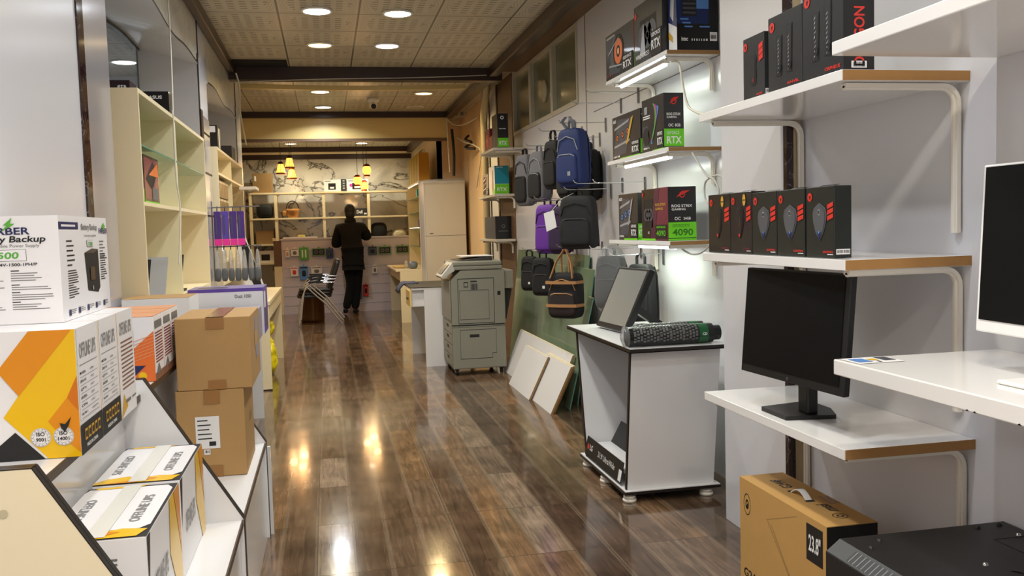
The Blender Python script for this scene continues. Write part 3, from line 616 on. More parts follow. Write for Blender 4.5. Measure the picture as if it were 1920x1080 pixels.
carton('speaker_box', 'black carton showing two desktop speakers, left of the pair on the upper near shelf', 'box', (1.43, 1.53, 2.535, 2.745, 1.758, 2.0), boxk2, {'-X': spk('ANVIL')}, 'black cartons on the upper near shelf')
carton('speaker_box', 'black speaker carton with red lettering on its end, nearest on the upper near shelf', 'box', (1.43, 1.525, 2.31, 2.53, 1.758, 2.03), boxk2, {'-X': spk('ORPHEUS'), '-Y': lambda g, fr: (g.rect(fr, 0, 0, 1, 1, ink, 1), g.text(fr, 'DRAGON', .67, .06, .12, red, wd=1.72, l=2, rot=PI/2), g.rect(fr, .25, .04, .75, .11, paper, 2), g.bars(fr, .3, .05, .7, .10, 14, ink, 3, 3))}, 'black cartons on the upper near shelf')
# ---- black monitor
def plate(g, a, b, z0, z1, th, mat, tilt=0):  # upright slab between plan points a (far) and b (near), facing -X side
    a = Vector(a); b = Vector(b); d = (b-a).normalized(); n = Vector((d.y, -d.x))*-1
    if n.x > 0: n = -n
    bk = -n*th; t = -n*tilt
    bt = [(a.x, a.y, z0), (a.x+bk.x, a.y+bk.y, z0), (b.x+bk.x, b.y+bk.y, z0), (b.x, b.y, z0)]
    tp = [(p[0]+t.x, p[1]+t.y, z1) for p in bt]
    return g.hexa(bt[::-1], tp[::-1], mat)
t = thing('computer_monitor', 'black flat monitor with a switched-off screen on the lower near shelf', 'monitor', (1.55, 2.72, .709))
g = G(); plate(g, (1.392, 2.89), (1.437, 2.33), .835, 1.19, .022, black, .03); g.build('housing', t, bevel=.003)
def on_plate(a, b, z0, z1, tilt, u0, u1, v0, v1, off):
    a = Vector(a); b = Vector(b); d = b-a; n = Vector((-abs(d.y), 0)).normalized() if False else Vector((-(abs(d.y)), -(d.x)*(1 if d.y < 0 else -1))).normalized()
    V = Vector((-n.x*tilt, -n.y*tilt, z1-z0)); U = Vector((d.x, d.y, 0)); o = Vector((a.x+n.x*off, a.y+n.y*off, z0))
    return Fr(o+U*u0+V*v0, U*(u1-u0), V*(v1-v0))
g = G(); fr = on_plate((1.392, 2.89), (1.437, 2.33), .835, 1.19, .03, .012, .96, .075, .985, .0012); g.rect(fr, 0, 0, 1, 1, screen); g.build('screen', t)
g = G(); fr = on_plate((1.392, 2.89), (1.437, 2.33), .835, 1.19, .03, .49, .51, .02, .05, .001); g.disc(fr, .5, .5, .005, ink2, ri=.003); g.build('maker_mark', t)
g = G(); g.box(1.50, 1.54, 2.64, 2.70, .72, 1.0, black); g.box(1.465, 1.53, 2.60, 2.72, .92, 1.1, black); g.build('stand_neck', t, bevel=.006)
g = G(); g.prism([(1.42, 2.80), (1.42, 2.63), (1.58, 2.60), (1.62, 2.70), (1.62, 2.84)], 'Z', .709, .722, black); g.build('stand_foot', t, bevel=.004)
# ---- near high shelf and desk shelf
t = thing('wall_shelf', 'thick glossy white shelf at the top right, nearest the camera', 'shelf', (1.53, 1.3, 1.765))
g = G(); g.box(1.285, 1.769, -.4, 2.13, 1.765, 1.80, shelfw); g.build('shelf_board', t, bevel=.003)
g = G(); g.box(1.73, 1.765, .9, .93, 1.5, 1.764, whitemetal); g.build('bracket', t)
t = thing('wall_desk', 'glossy white wall-mounted desk top with chipped edge under the white computer', 'desk', (1.53, 1.2, .945))
g = G(); g.box(1.28, 1.769, -.4, 2.12, .945, .985, shelfw)
for k in range(5):
    yy = random.Random(k).uniform(1.42, 1.62); g.add([(1.2795, yy, .9465), (1.2795, yy+.012, .9465), (1.2795, yy+.006, .9505)], [(0, 1, 2)], ink)
g.build('desk_top', t, bevel=.003)
g = G(); g.box(1.65, 1.765, .5, .53, .6, .944, whitemetal); g.build('bracket', t)
g = G(); fr = ftop(1.29, 1.42, 2.02, 2.11, .9, .9856); g.rect(fr, 0, 0, 1, 1, paper2); g.rect(fr, .1, .2, .4, .8, skyp, 2); g.rect(fr, .45, .4, .62, .7, yellow, 2); g.rect(fr, .7, .3, .95, .9, slate, 2); g.rect(fr, .5, .1, .56, .3, ink, 2)
g.build('sticker_strip', label='torn printed sticker on the far corner of the white desk top', cat='sticker')
t = thing('all_in_one_computer', 'white-framed flat desktop computer with a black screen on the near white desk', 'computer', (1.56, 1.58, .986))
g = G(); plate(g, (1.50, 1.87), (1.47, 1.26), 1.075, 1.465, .018, M('white_plastic', (236, 235, 234), .25), .02); hs = g.build('housing', t, bevel=.004)
g = G(); fr = on_plate((1.50, 1.87), (1.47, 1.26), 1.075, 1.465, .02, .02, .98, .075, .985, .0015); g.rect(fr, 0, 0, 1, 1, screen); g.build('screen', t)
g = G(); g.box(1.50, 1.53, 1.50, 1.62, .99, 1.3, M('white_plastic')); g.build('stand_neck', t, bevel=.005)
g = G(); g.box(1.40, 1.62, 1.44, 1.68, .9855, .995, M('white_plastic')); g.build('stand_foot', t, bevel=.004)

# ---- monitor carton and network cabinet on the floor, bottom right
d = (1.43, 1.60, 2.41, 2.99, 0, .43)
t = thing('monitor_carton', 'golden-brown monitor carton marked 23.8 standing under the lower near shelf', 'box', (1.515, 2.66, 0))
g = G(); g.box(*d, card2); fr = fmx(*d)
g.rect(fr, .80, .68, .965, .95, ink, 1); g.text(fr, '23.8"', .825, .76, .12, white_ink, wd=.12, l=2)
g.disc(fr, .10, .80, .026, ink, 1, k=1.5, ri=.0235); g.disc(fr, .10, .80, .012, ink, 1, k=1.5, ri=.007); g.poly(fr, [(.08, .77), (.12, .83), (.10, .76)], ink, 1)
g.text(fr, 'G244F', .05, .18, .075, ink, wd=.24, l=1)
for a in ((.35, .78, .72, .30), (.35, .78, .70, .95), (.40, .76, .86, .1), (.6, .4, .95, .12)):
    g.poly(fr, [(a[0], a[1]), (a[0]+.006, a[1]), (a[2]+.006, a[3]), (a[2], a[3])], cardd, 1)
g.poly(fr, [(.62, .0), (.62, .26), (.68, .30), (.70, 0), (.695, 0), (.675, .29), (.625, .25), (.625, 0)], cardd, 2)
fr = Fr((1.60, 2.41, .43), (0, .58, 0), (-.17, 0, 0))
g.text(fr, 'G244F', .68, .35, .22, ink, wd=.18, l=1); g.text(fr, 'msi', .22, .30, .24, ink, wd=.12, l=1, shear=.2); g.disc(fr, .14, .44, .024, ink, 1, ri=.021); g.disc(fr, .14, .44, .012, ink, 1, ri=.006)
g.rect(fr, .34, .02, .48, .22, tape, 1)
g.box(1.431, 1.599, 2.408, 2.4105, .002, .428, ink)
g.build('carton_body', t, bevel=.003)
g = G(); P = [(1.515, 2.66+.1*k/10, .4295+.022*math.sin(PI*k/10)) for k in range(11)]; g.strap(P, (.022, 0, 0), .003, M('white_plastic')); g.box(1.50, 1.53, 2.645, 2.66, .430, .4315, ink); g.box(1.50, 1.53, 2.76, 2.775, .430, .4315, ink); g.build('carry_handle', t)
t = thing('network_cabinet', 'black steel network cabinet with a vented top in the bottom right corner', 'network cabinet', (1.5, 1.75, 0))
rk = M('black_powder_coat', (26, 26, 28), .42, bump=.05, bscale=400)
g = G(); g.prism([(1.235, .1), (1.765, .1), (1.765, .52), (1.275, .52), (1.235, .49)], 'Y', 1.5, 2.085, rk); g.build('body', t, bevel=.003)
g = G(); fr = ftop(1.275, 1.765, 1.5, 2.085, 0, .5205)
for k in range(5): g.disc(fr, .70, .3, .022+.024*k, ink, 1, 40, ri=.012+.024*k)
for a in range(4):
    c_, s_ = math.cos(a*PI/2+.6), math.sin(a*PI/2+.6); g.poly(fr, [(.70-.03*s_-.0, .3+.025*c_), (.70+.03*s_, .3-.025*c_), (.70+.28*c_+.03*s_, .3+.24*s_-.025*c_), (.70+.28*c_-.03*s_, .3+.24*s_+.025*c_)], rk, 2)
g.build('fan_grille', t)
g = G(); fr = Fr((1.235, 2.085, .49), (0, -.585, 0), (.04, 0, .03))
for k in range(26): g.rect(fr, .14+.03*k, .15, .155+.03*k, .85, ink, 1); g.rect(fr, .155+.03*k, .15, .162+.03*k, .85, slate, 1)
g.build('side_vent', t)
g = G(); fr = Fr((1.235, 2.085, .1), (0, -.585, 0), (0, 0, .39)); g.rect(fr, .12, .05, .95, .9, blackg, 1); g.rect(fr, .14, .07, .93, .88, rk, 2); g.build('side_door', t)
for p in ((1.36, 2.04), (1.31, 2.0), (1.66, 2.055), (1.73, 2.06), (1.50, 1.83), (1.69, 1.86), (1.72, 1.98)):
    g = G(); g.lathe([(0, .006), (.005, .005), (.007, 0)], (p[0], p[1], .5203), steel if p[1] < 2.0 and p[0] > 1.4 else ink, 10); g.build('screw', t)
g = G(); g.box(1.64, 1.643, 1.6, 1.97, .5203, .5208, ink); g.box(1.64, 1.76, 1.97, 1.973, .5203, .5208, ink); g.build('knock_out_slot', t)
g = G(); g.box(1.26, 1.74, 1.52, 2.07, 0, .1, black); g.build('plinth', t)

# ================================================================= ROLLING DISPLAY STAND
t = thing('display_stand', 'white tapered display stand with black edges on small round feet', 'stand', (1.6, 4.5, 0))
zb, zt = .06, .75
g = G(); yb0, yb1, yt0, yt1 = 4.13, 4.83, 4.03, 4.98
g.hexa([(1.385, yb0, zb), (1.835, yb0, zb), (1.835, yb0+.018, zb), (1.385, yb0+.018, zb)], [(1.385, yt0, zt), (1.835, yt0, zt), (1.835, yt0+.018, zt), (1.385, yt0+.018, zt)], white); g.build('side_panel', t)
g = G(); g.hexa([(1.385, yb1-.018, zb), (1.835, yb1-.018, zb), (1.835, yb1, zb), (1.385, yb1, zb)], [(1.385, yt1-.018, zt), (1.835, yt1-.018, zt), (1.835, yt1, zt), (1.385, yt1, zt)], white); g.build('side_panel', t)
for (a, b) in (((yb0, yt0)), ((yb1-.018, yt1-.018))):
    g = G(); g.hexa([(1.379, a-.001, zb), (1.3855, a-.001, zb), (1.3855, a+.019, zb), (1.379, a+.019, zb)], [(1.379, b-.001, zt), (1.3855, b-.001, zt), (1.3855, b+.019, zt), (1.379, b+.019, zt)], blackedge); g.build('edge_band', t, label='black edge band')
g = G(); g.hexa([(1.815, yb0+.02, zb), (1.833, yb0+.02, zb), (1.833, yb1-.02, zb), (1.815, yb1-.02, zb)], [(1.815, yt0+.02, zt), (1.833, yt0+.02, zt), (1.833, yt1-.02, zt), (1.815, yt1-.02, zt)], white); g.build('back_panel', t)
g = G(); g.box(1.36, 1.86, 3.975, 5.10, zt, zt+.004, blackedge); g.box(1.36, 1.86, 3.975, 5.10, zt, zt+.019, blackedge); g.box(1.363, 1.857, 3.978, 5.097, zt+.019, zt+.0205, white); g.build('top_board', t)
g = G(); g.box(1.365, 1.86, 4.10, 4.90, .042, .056, blackedge); g.box(1.367, 1.858, 4.102, 4.898, .056, .060, white); g.build('base_board', t)
g = G(); g.box(1.40, 1.812, yb0+.02, yb1-.02, .12, .136, white); g.build('inner_shelf', t)
for x, y in ((1.40, 4.14), (1.80, 4.14), (1.40, 4.84), (1.80, 4.84), (1.395, 4.5)):
    g = G(); g.lathe([(.012, .042), (.012, .03), (.03, .03), (.03, .02), (.02, .018), (.034, .014), (.034, .001), (0, .001)], (x, y, 0), whitemetal, 20); g.build('foot', t)
t = thing('sign_board', 'black sign strip lettered 21:9 UltraWide leaning low inside the display stand', 'sign', (1.39, 4.5, .062))
g = G(); d0 = Vector((1.375, 4.80, .10)); d1 = Vector((1.39, 4.17, .062))
fr = Fr((1.372, 4.82, .075), (.0, -.62, 0), (.02, 0, .10)); g.hexa([fr.p(0, 0, -8), fr.p(1, 0, -8), fr.p(1, 0, 0), fr.p(0, 0, 0)], [fr.p(0, 1, -8), fr.p(1, 1, -8), fr.p(1, 1, 0), fr.p(0, 1, 0)], ink)
g.disc(fr, .07, .5, .016, red, 1); g.text(fr, 'LG', .12, .38, .3, white_ink, l=1); g.text(fr, '21:9 UltraWide', .36, .36, .3, white_ink, wd=.46, l=1, bold=False); g.rect(fr, .93, .05, 1, .6, paper, 1)
g.build('sign_plate', t)
g = G(); fr = Fr((1.52, 4.80, .137), (0, -.60, 0), (.06, 0, .13)); g.hexa([fr.p(0, 0, -10), fr.p(1, 0, -10), fr.p(1, 0, 0), fr.p(0, 0, 0)], [fr.p(.04, .9, -10), fr.p(1, 1, -10), fr.p(1, 1, 0), fr.p(.04, .9, 0)], black); g.build('monitor_stand_plate', label='matt black panel standing behind the sign inside the display stand', cat='panel')
# POS terminal
t = thing('touch_terminal', 'tilted square touch screen terminal with black bezel on the display stand', 'monitor', (1.62, 4.6, .7705))
fr = Fr((1.48, 4.91, .785), (.035, -.40, 0), (.13, -.05, .33))   # leans back towards the wall
g = G(); g.hexa([fr.p(0, 0, -50), fr.p(1, 0, -50), fr.p(1, 0, 0), fr.p(0, 0, 0)], [fr.p(0, 1, -50), fr.p(1, 1, -50), fr.p(1, 1, 0), fr.p(0, 1, 0)], black); g.build('housing', t, bevel=.004)
g = G(); g.rect(fr, .05, .08, .95, .96, dscreen, 1.5); g.build('screen', t)
c0 = fr.p(.5, .45, -50); g = G(); g.hexa([(1.62, 4.62, .7705), (1.86, 4.66, .7705), (1.86, 4.86, .7705), (1.62, 4.82, .7705)], [(1.66, 4.64, .784), (1.84, 4.68, .784), (1.84, 4.84, .784), (1.66, 4.80, .784)], black); g.build('stand_foot', t)
g = G(); g.strap([c0+Vector((.0, .0, 0)), c0+Vector((.05, .01, -.03)), (1.80, 4.76, .79)], (0, .09, 0), .035, black); g.build('stand_arm', t)
# wrapped disc tubes
def disc_tube(label, y, x0, x1, z, seg):
    t = thing('disc_spindle', label, 'disc spindle', ((x0+x1)/2, y, .7712), group='film-wrapped rolls of discs on the display stand')
    lb = M('dark_label_sleeve', (24, 26, 26), .2); r = .047
    g = G(); g.cyl((x0, y, z), (x1, y, z), r, lb, 28)
    for k in range(seg):
        xx = x0+.02+(x1-x0-.10)*k/seg
        for j in range(10):
            a = -.5+j*.33+.1*(k % 3); c = Vector((0, -math.cos(a), math.sin(a))); tt = Vector((0, math.sin(a), math.cos(a)))
            q = Vector((xx, y, z))+c*(r+.0008); ln = random.Random(k*10+j).uniform(.003, .012)
            g.add([q-tt*.003, q-tt*.003+Vector((.012, 0, 0)), q+tt*ln+Vector((.012, 0, 0)), q+tt*ln], [(0, 1, 2, 3)], M('label_print', (98, 98, 98), .4))
    g.build('label_sleeves', t)
    g = G(); g.cyl((x1-.075, y, z), (x1-.03, y, z), r+.001, M('dark_green_cap', (20, 84, 44), .25), 28); g.text(Fr((x1-.07, y-r-.001, z-.01), (.04, 0, 0), (0, 0, .02)), 'CD', .2, .3, .6, white_ink); g.build('green_band', t)
    g = G(); g.cyl((x1, y, z), (x1+.04, y, z), .036, blackg, 24); g.build('end_cap', t)
    g = G(); g.tube([(x0-.03, y, z), (x0-.015, y, z), (x0, y, z)], [.015, .05, .049], film, 16); g.build('film_wrap', t)
disc_tube('thick film-wrapped roll of black-labelled discs at the front edge of the display stand', 4.06, 1.375, 1.80, .8185, 20)
disc_tube('second film-wrapped roll of discs lying behind the front one on the display stand', 4.17, 1.47, 1.80, .8185, 15)

# ================================================================= BAGS ON HOOKS
def hook(y, z, x=WX, ln=.34, label=None):
    t = thing('display_hook', label or 'chrome prong hook on the white wall panel', 'hook', (x-.002, y, z), group='chrome prong hooks on the bag wall')
    g = G(); g.box(-.006, 0, -.012, .012, -.07, .03, greysteel); g.build('back_plate', t, local=True)
    g = G(); g.tube([(-.004, 0, 0), (-.10, 0, -.002), (-ln+.02, 0, -.004), (-ln, 0, .004), (-ln-.012, 0, .02)], .0032, steel, 8); g.build('prong', t, local=True)
    return t
H0 = hook(6.3, 2.09, label='chrome hook holding the blue backpack on the bag wall')
def hk(y, z, lb): return copy_tree(H0, (WX-.002, y, z), label=lb)
for y, z, lb in ((5.95, 2.18, 'empty chrome hook at the top right of the bag wall, above the card boxes'), (7.95, 2.05, 'chrome hook holding the leftmost grey backpack'), (7.4, 2.03, 'chrome hook holding the second grey backpack'),
                 (6.92, 2.10, 'chrome hook holding the slim black bag'), (6.62, 2.0, 'chrome hook holding the half-hidden charcoal backpack'), (6.95, 1.56, 'chrome hook holding the dark purple backpack'), (6.45, 2.0, 'chrome hook holding the black backpack hidden behind the blue one'), (5.5, 1.62, 'empty chrome hook left of the lowest card boxes, upper'), (5.95, 1.64, 'empty chrome hook just right of the big black backpack'),
                 (7.15, 1.58, 'chrome hook holding the purple backpack'), (6.2, 1.61, 'chrome hook holding the big black backpack'), (7.65, 1.16, 'chrome hook holding the left small black sling bag'),
                 (7.15, 1.16, 'chrome hook holding the right small black sling bag'), (6.45, 1.20, 'chrome hook holding the black and tan duffel'), (5.6, 1.20, 'chrome hook holding the film-wrapped bag'), (5.2, 1.17, 'chrome hook holding the black bag behind the terminal'), (5.6, 2.2, 'empty chrome hook behind the middle row of card boxes')):
    hk(y, z, lb)
def bag(name, label, cat, y, ztop, w, h, dp, rz, mb, mp=None, mtrim=None, strap_len=.05, x=1.74, pocket=True, straps=True, logo=None, group='backpacks and bags on chrome hooks', taper=.12, split=False):
    """hangs from a prong; local front = -Y"""
    mp = mp or mb; mtrim = mtrim or mb; zc = ztop-strap_len-h/2
    t = thing(name, label, cat, (x, y, zc-h/2), rz, group)
    L = lambda g, n, **k: g.build(n, t, local=True, **k)
    g = G(); g.blob((0, 0, h/2), (w, dp, h), mb, .35, 24, 16, taper)
    L(g, 'body')
    if pocket:
        g = G(); g.blob((0, -dp*.46, h*.33), (w*.82, dp*.42, h*.5), mp, .35, 20, 12, .08); pk = L(g, 'front_pocket')
        g = G(); g.tube([(-w*.34, -dp*.60, h*.52), (-w*.2, -dp*.655, h*.555), (w*.2, -dp*.655, h*.555), (w*.34, -dp*.60, h*.52)], .0035, mtrim, 6); L(g, 'zip')
        g = G(); g.tube([(-w*.40, -dp*.44, h*.62), (-w*.3, -dp*.50, h*.80), (0, -dp*.52, h*.86), (w*.3, -dp*.50, h*.80), (w*.40, -dp*.44, h*.62)], .004, mtrim, 6); L(g, 'zip')
    g = G(); P = [(-.03, 0, h-.01), (-.03, 0, h+strap_len*.7), (-.015, 0, h+strap_len), (.015, 0, h+strap_len), (.03, 0, h+strap_len*.7), (.03, 0, h-.01)]
    g.strap(P, (0, .022, 0), .006, mtrim if mtrim is not mb else mb); L(g, 'carry_handle')
    if straps:
        for sx in (-1, 1):
            g = G(); g.strap([(sx*w*.25, dp*.42, h*.95), (sx*w*.28, dp*.62, h*.8), (sx*w*.3, dp*.66, h*.5), (sx*w*.36, dp*.5, h*.15), (sx*w*.4, dp*.3, .02)], (.045, 0, 0), .012, mb); L(g, 'shoulder_strap')
    if logo:
        g = G(); fr = Fr((w*.10, -dp*.685, h*.2), (w*.12, 0, 0), (0, 0, w*.12)); g.rect(fr, 0, 0, 1, 1, logo); L(g, 'logo_patch')
    return t
bk = M('black_nylon', (24, 24, 26), .75, bump=.2, bscale=300); bk2 = M('charcoal_nylon', (32, 32, 35), .75, bump=.2, bscale=300); gy = M('heather_grey_fabric', (104, 104, 110), .85, bump=.2, bscale=200, var=.15, vscale=60)
bl = M('navy_blue_nylon', (28, 44, 96), .7, bump=.15, bscale=250); pu = M('purple_nylon', (98, 44, 150), .6, bump=.15, bscale=250); lg = M('light_grey_webbing', (140, 142, 152), .7); tan = M('tan_webbing', (176, 128, 82), .7); pud = M('dark_purple_nylon', (44, 28, 62), .7)
bag('backpack', 'grey and black backpack hanging at the far left end of the bag wall', 'backpack', 7.95, 2.05, .22, .46, .11, -1.2, gy, bk, bk, x=1.77)
bag('backpack', 'grey and black backpack hanging second from the left, upper row', 'backpack', 7.4, 2.03, .22, .42, .11, -1.2, gy, bk, lg, x=1.77)
bag('backpack', 'slim black backpack hanging between the grey ones and the blue one', 'backpack', 6.92, 2.10, .18, .38, .09, -1.15, bk, bk, bk2, .08, x=1.77)
bag('backpack', 'charcoal backpack half hidden left of the blue one', 'backpack', 6.62, 2.0, .18, .38, .09, -1.15, bk2, bk2, bk, .06, x=1.80)
bt = bag('backpack', 'navy blue backpack with light grey piping, topmost on the bag wall', 'backpack', 6.25, 2.10, .25, .42, .12, -1.05, bl, bl, lg, .06, logo=lg)
g = G()
for sx in (-1, 1): g.strap([(sx*.03, -.02, .42), (sx*.05, -.05, .47), (sx*.02, -.04, .5), (sx*.045, -.07, .46)], (0, .03, 0), .01, lg)
g.build('folded_strap', bt, local=True, label='light grey folded strap')
bag('backpack', 'black backpack hidden behind the navy blue one', 'backpack', 6.45, 1.96, .2, .38, .09, -1.2, bk, bk, bk2, .05, x=1.92)
bag('backpack', 'bright purple backpack on the second row of hooks', 'backpack', 7.15, 1.58, .22, .40, .11, -.85, pu, pu, pud, .05, x=1.77)
bag('backpack', 'dark purple backpack close behind the bright purple one', 'backpack', 6.95, 1.56, .2, .38, .10, -1.0, pud, pud, bk, .05, x=1.82)
tb = bag('backpack', 'large black laptop backpack with a white hang tag', 'backpack', 6.2, 1.60, .29, .38, .13, -.72, bk2, bk2, bk, .035, x=1.76)
g = G(); g.add([(-.21, -.13, .26), (-.13, -.13, .28), (-.11, -.13, .16), (-.19, -.13, .13)], [(0, 1, 2, 3)], paper2); g.add([(-.21, -.133, .26), (-.13, -.133, .28), (-.11, -.133, .16), (-.19, -.133, .13)], [(3, 2, 1, 0)], paper2); g.tube([(-.15, -.128, .275), (-.1, -.06, .36), (-.03, 0, .4)], .0015, paper2, 5); g.build('hang_tag', tb, local=True, label='white card tag')
bag('sling_bag', 'small black sling bag, left of the two beside the glass sheets', 'bag', 7.65, 1.15, .16, .30, .08, -.8, bk, bk, bk2, .05, logo=paper2, x=1.72)
bag('sling_bag', 'small black sling bag, right of the two beside the glass sheets', 'bag', 7.15, 1.15, .19, .31, .09, -.7, bk, bk, bk2, .05, logo=paper2, x=1.72)
db = bag('duffel_bag', 'black duffel bag with tan webbing handles and bands', 'bag', 6.45, 1.18, .26, .34, .14, -.7, bk, M('brown_nylon', (44, 34, 34), .7), tan, .17, straps=False, taper=.02, x=1.72)
for zz in (.10, .27): g = G(); g.strap([(-.135, .02, zz), (-.12, -.09, zz), (0, -.105, zz), (.12, -.09, zz), (.135, .02, zz)], (0, 0, .022), .006, tan); g.build('webbing_band', db, local=True, label='tan webbing band')
for sx in (-1, 1): g = G(); g.strap([(sx*.09, -.07, .30), (sx*.06, -.03, .42), (sx*.01, 0, .505), (-sx*.01, .02, .50)], (0, .03, 0), .006, tan); g.build('webbing_handle', db, local=True, label='tan handle')
pb = bag('garment_bag', 'grey bag wrapped in crinkled clear film behind the terminal', 'bag', 5.6, 1.20, .22, .34, .09, -.9, bk2, bk2, bk, .05, x=1.80)
g = G(); g.blob((0, 0, .19), (.26, .15, .44), film, .6, 24, 14, .3); g.build('film_wrap', pb, local=True)
bag('backpack', 'black backpack hanging directly behind the touch terminal', 'backpack', 5.2, 1.17, .2, .38, .09, -1.0, bk, bk, bk, .06, x=1.86)

# ================================================================= GLASS SHEETS AND BOARDS AGAINST THE WALL
def lean(name, label, cat, x0, x1, y0, y1, h, th, mat, emat=None, group=None, grain=None, sk=0):
    g = G(); s = x1-x0   # foot at x0, top at x1
    L_ = math.hypot(s, h); nx, nz = h/L_*th, -s/L_*th
    P = [(x0, .001), (x0+th, .001), (x1+th, h), (x1, h)]
    g.prism(P, 'Y', y0, y1, mat, None)
    if emat:
        g.add([(x0-.0006, y0-.0008, .001), (x0+th, y0-.0008, .001), (x1+th, y0-.0008, h), (x1, y0-.0008, h)], [(0, 1, 2, 3)], emat)
        g.add([(x1-.0005, y0, h+.0006), (x1+th, y0, h+.0006), (x1+th, y1, h+.0006), (x1-.0005, y1, h+.0006)], [(0, 1, 2, 3)], cream)
    return g.build(name, label=label, cat=cat, group=group)
lean('glass_sheet', 'large green-tinted glass sheet leaning on the wall behind the white boards', 'glass sheet', 1.86, 1.985, 6.72, 9.35, 1.12, .008, gglass, gedge, 'glass sheets leaning under the bags')
lean('glass_sheet', 'narrow green glass sheet leaning at the near end, behind the duffel bag', 'glass sheet', 1.80, 1.955, 6.50, 7.9, 1.02, .008, gglass, gedge, 'glass sheets leaning under the bags')
lean('glass_sheet', 'short dark green glass sheet closest to the display stand', 'glass sheet', 1.70, 1.90, 6.36, 6.49, .82, .008, gglass, gedge, 'glass sheets leaning under the bags')
wb = 'white chipboard offcuts leaning low against the glass'
lean('white_board', 'front left white board of the leaning stack', 'board', 1.50, 1.66, 6.83, 7.62, .33, .018, white, chip, wb)
lean('white_board', 'front right white board of the leaning stack, reaching nearest the camera', 'board', 1.53, 1.69, 6.25, 7.0, .335, .018, white, chip, wb)
lean('white_board', 'second white board directly behind the front right one', 'board', 1.555, 1.715, 6.28, 7.05, .335, .018, white, chip, wb)
lean('white_board', 'long white board at the back of the leaning stack', 'board', 1.60, 1.76, 6.45, 8.3, .39, .018, white, chip, wb)

# ================================================================= COPIER
t = thing('photocopier', 'grey floor-standing photocopier with paper drawers and a tilted panel', 'photocopier', (1.36, 8.55, 0))
X0, X1, Y0, Y1 = 1.10, 1.60, 8.2, 8.85
g = G(); g.box(X0, X1, Y0, Y1, .06, .46, copg); g.build('lower_cabinet', t, bevel=.008)
g = G(); g.prism([(X0, .47), (X1, .47), (X1, .97), (X0+.09, .97), (X0+.02, .90), (X0, .88)], 'Y', Y0, Y1, copg); g.build('upper_body', t, bevel=.006)
fr = fmy(X0, X1, Y0, Y1, .06, .97)
g = G(); g.rect(fr, .12, .46, .80, .92, copd, 1); g.rect(fr, .13, .467, .79, .912, copg, 2); g.rect(fr, .15, .50, .70, .80, copd, 3); g.rect(fr, .155, .505, .695, .795, copg, 4); g.rect(fr, .36, .88, .48, .895, copd, 5); g.rect(fr, .36, .79, .50, .87, ink2, 5); g.bars(fr, .37, .80, .49, .86, 5, copd, 1, 6); g.rect(fr, .235, .83, .315, .885, copd, 5); g.rect(fr, .245, .84, .305, .875, copg, 6); g.build('side_door', t)
g = G(); g.rect(fr, .10, .44, .78, .452, copd, 1); g.rect(fr, .82, .44, .98, .452, copd, 1); g.rect(fr, .0, .425, 1, .429, copd, 1); g.rect(fr, .86, .74, .92, .78, ink, 2); g.build('side_seams', t)
g = G(); g.poly(fr, [(.14, .10), (.74, .10), (.74, .15), (.82, .15), (.82, .40), (.14, .40)], copd, 1); g.poly(fr, [(.146, .106), (.734, .106), (.734, .156), (.814, .156), (.814, .394), (.146, .394)], copg, 2); pnl = g.build('paper_deck_door', t)
g = G(); g.rect(fr, .32, .32, .50, .35, copd, 3); g.rect(fr, .33, .325, .49, .34, ink, 4); g.build('door_handle', pnl)
frx = fmx(X0, X1, Y0, Y1, .06, .97)
for i, (a, b) in enumerate(((.03, .13), (.14, .24), (.25, .35), (.36, .46))):
    g = G(); g.box(X0-.006, X0-.0005, Y0+.01, Y1-.01, .06+.91*a, .06+.91*b, copg); dr = g.build('paper_drawer', t, bevel=.003)
    g = G(); g.box(X0-.0085, X0-.0062, Y0+.22, Y0+.34, .06+.91*(b-.045), .06+.91*(b-.015), ink); g.build('drawer_grip', dr)
g = G(); g.box(X0-.012, X0-.001, Y0+.01, Y1-.02, .51, .88, copg); g.build('front_cover', t, bevel=.01)
g = G(); g.hexa([(1.02, 8.20, .90), (1.14, 8.20, .97), (1.14, 8.62, .97), (1.02, 8.62, .90)], [(1.01, 8.20, .92), (1.12, 8.20, 1.05), (1.12, 8.62, 1.05), (1.01, 8.62, .92)], copl); pn = g.build('control_panel', t, bevel=.005)
g = G(); fr2 = Fr((1.008, 8.58, .925), (0, -.34, 0), (.105, 0, .125)); g.rect(fr2, .1, .15, .9, .85, dscreen, 2); g.build('panel_screen', pn)
g = G(); g.box(1.13, 1.585, 8.2, 8.82, .975, 1.01, copg); g.build('scanner_bed', t, bevel=.008)
g = G(); g.box(1.12, 1.58, 8.2, 8.8, 1.012, 1.055, copg); fd = g.build('document_feeder', t, bevel=.012)
g = G(); g.hexa([(1.17, 8.24, 1.056), (1.50, 8.24, 1.056), (1.50, 8.74, 1.056), (1.17, 8.74, 1.056)], [(1.19, 8.26, 1.066), (1.50, 8.26, 1.09), (1.50, 8.72, 1.09), (1.19, 8.72, 1.066)], ink); g.build('feeder_tray', fd)
g = G(); g.box(1.22, 1.52, 8.3, 8.66, 1.093, 1.099, paper2); g.build('paper_sheet', fd)
g = G(); g.box(1.50, 1.69, 8.22, 8.75, .79, .96, copg); g.build('output_box', t, bevel=.006)
g = G(); g.hexa([(1.602, 8.26, .50), (1.62, 8.26, .50), (1.62, 8.6, .50), (1.602, 8.6, .50)], [(1.602, 8.26, .78), (1.68, 8.26, .78), (1.68, 8.6, .78), (1.602, 8.6, .78)], copd); g.build('side_tray', t)
for x, y in ((1.14, 8.26), (1.56, 8.26), (1.14, 8.8), (1.56, 8.8)): g = G(); g.cyl((x-.012, y, .026), (x+.012, y, .026), .025, ink, 16); g.box(x-.02, x+.02, y-.02, y+.02, .045, .062, ink); g.build('caster', t)

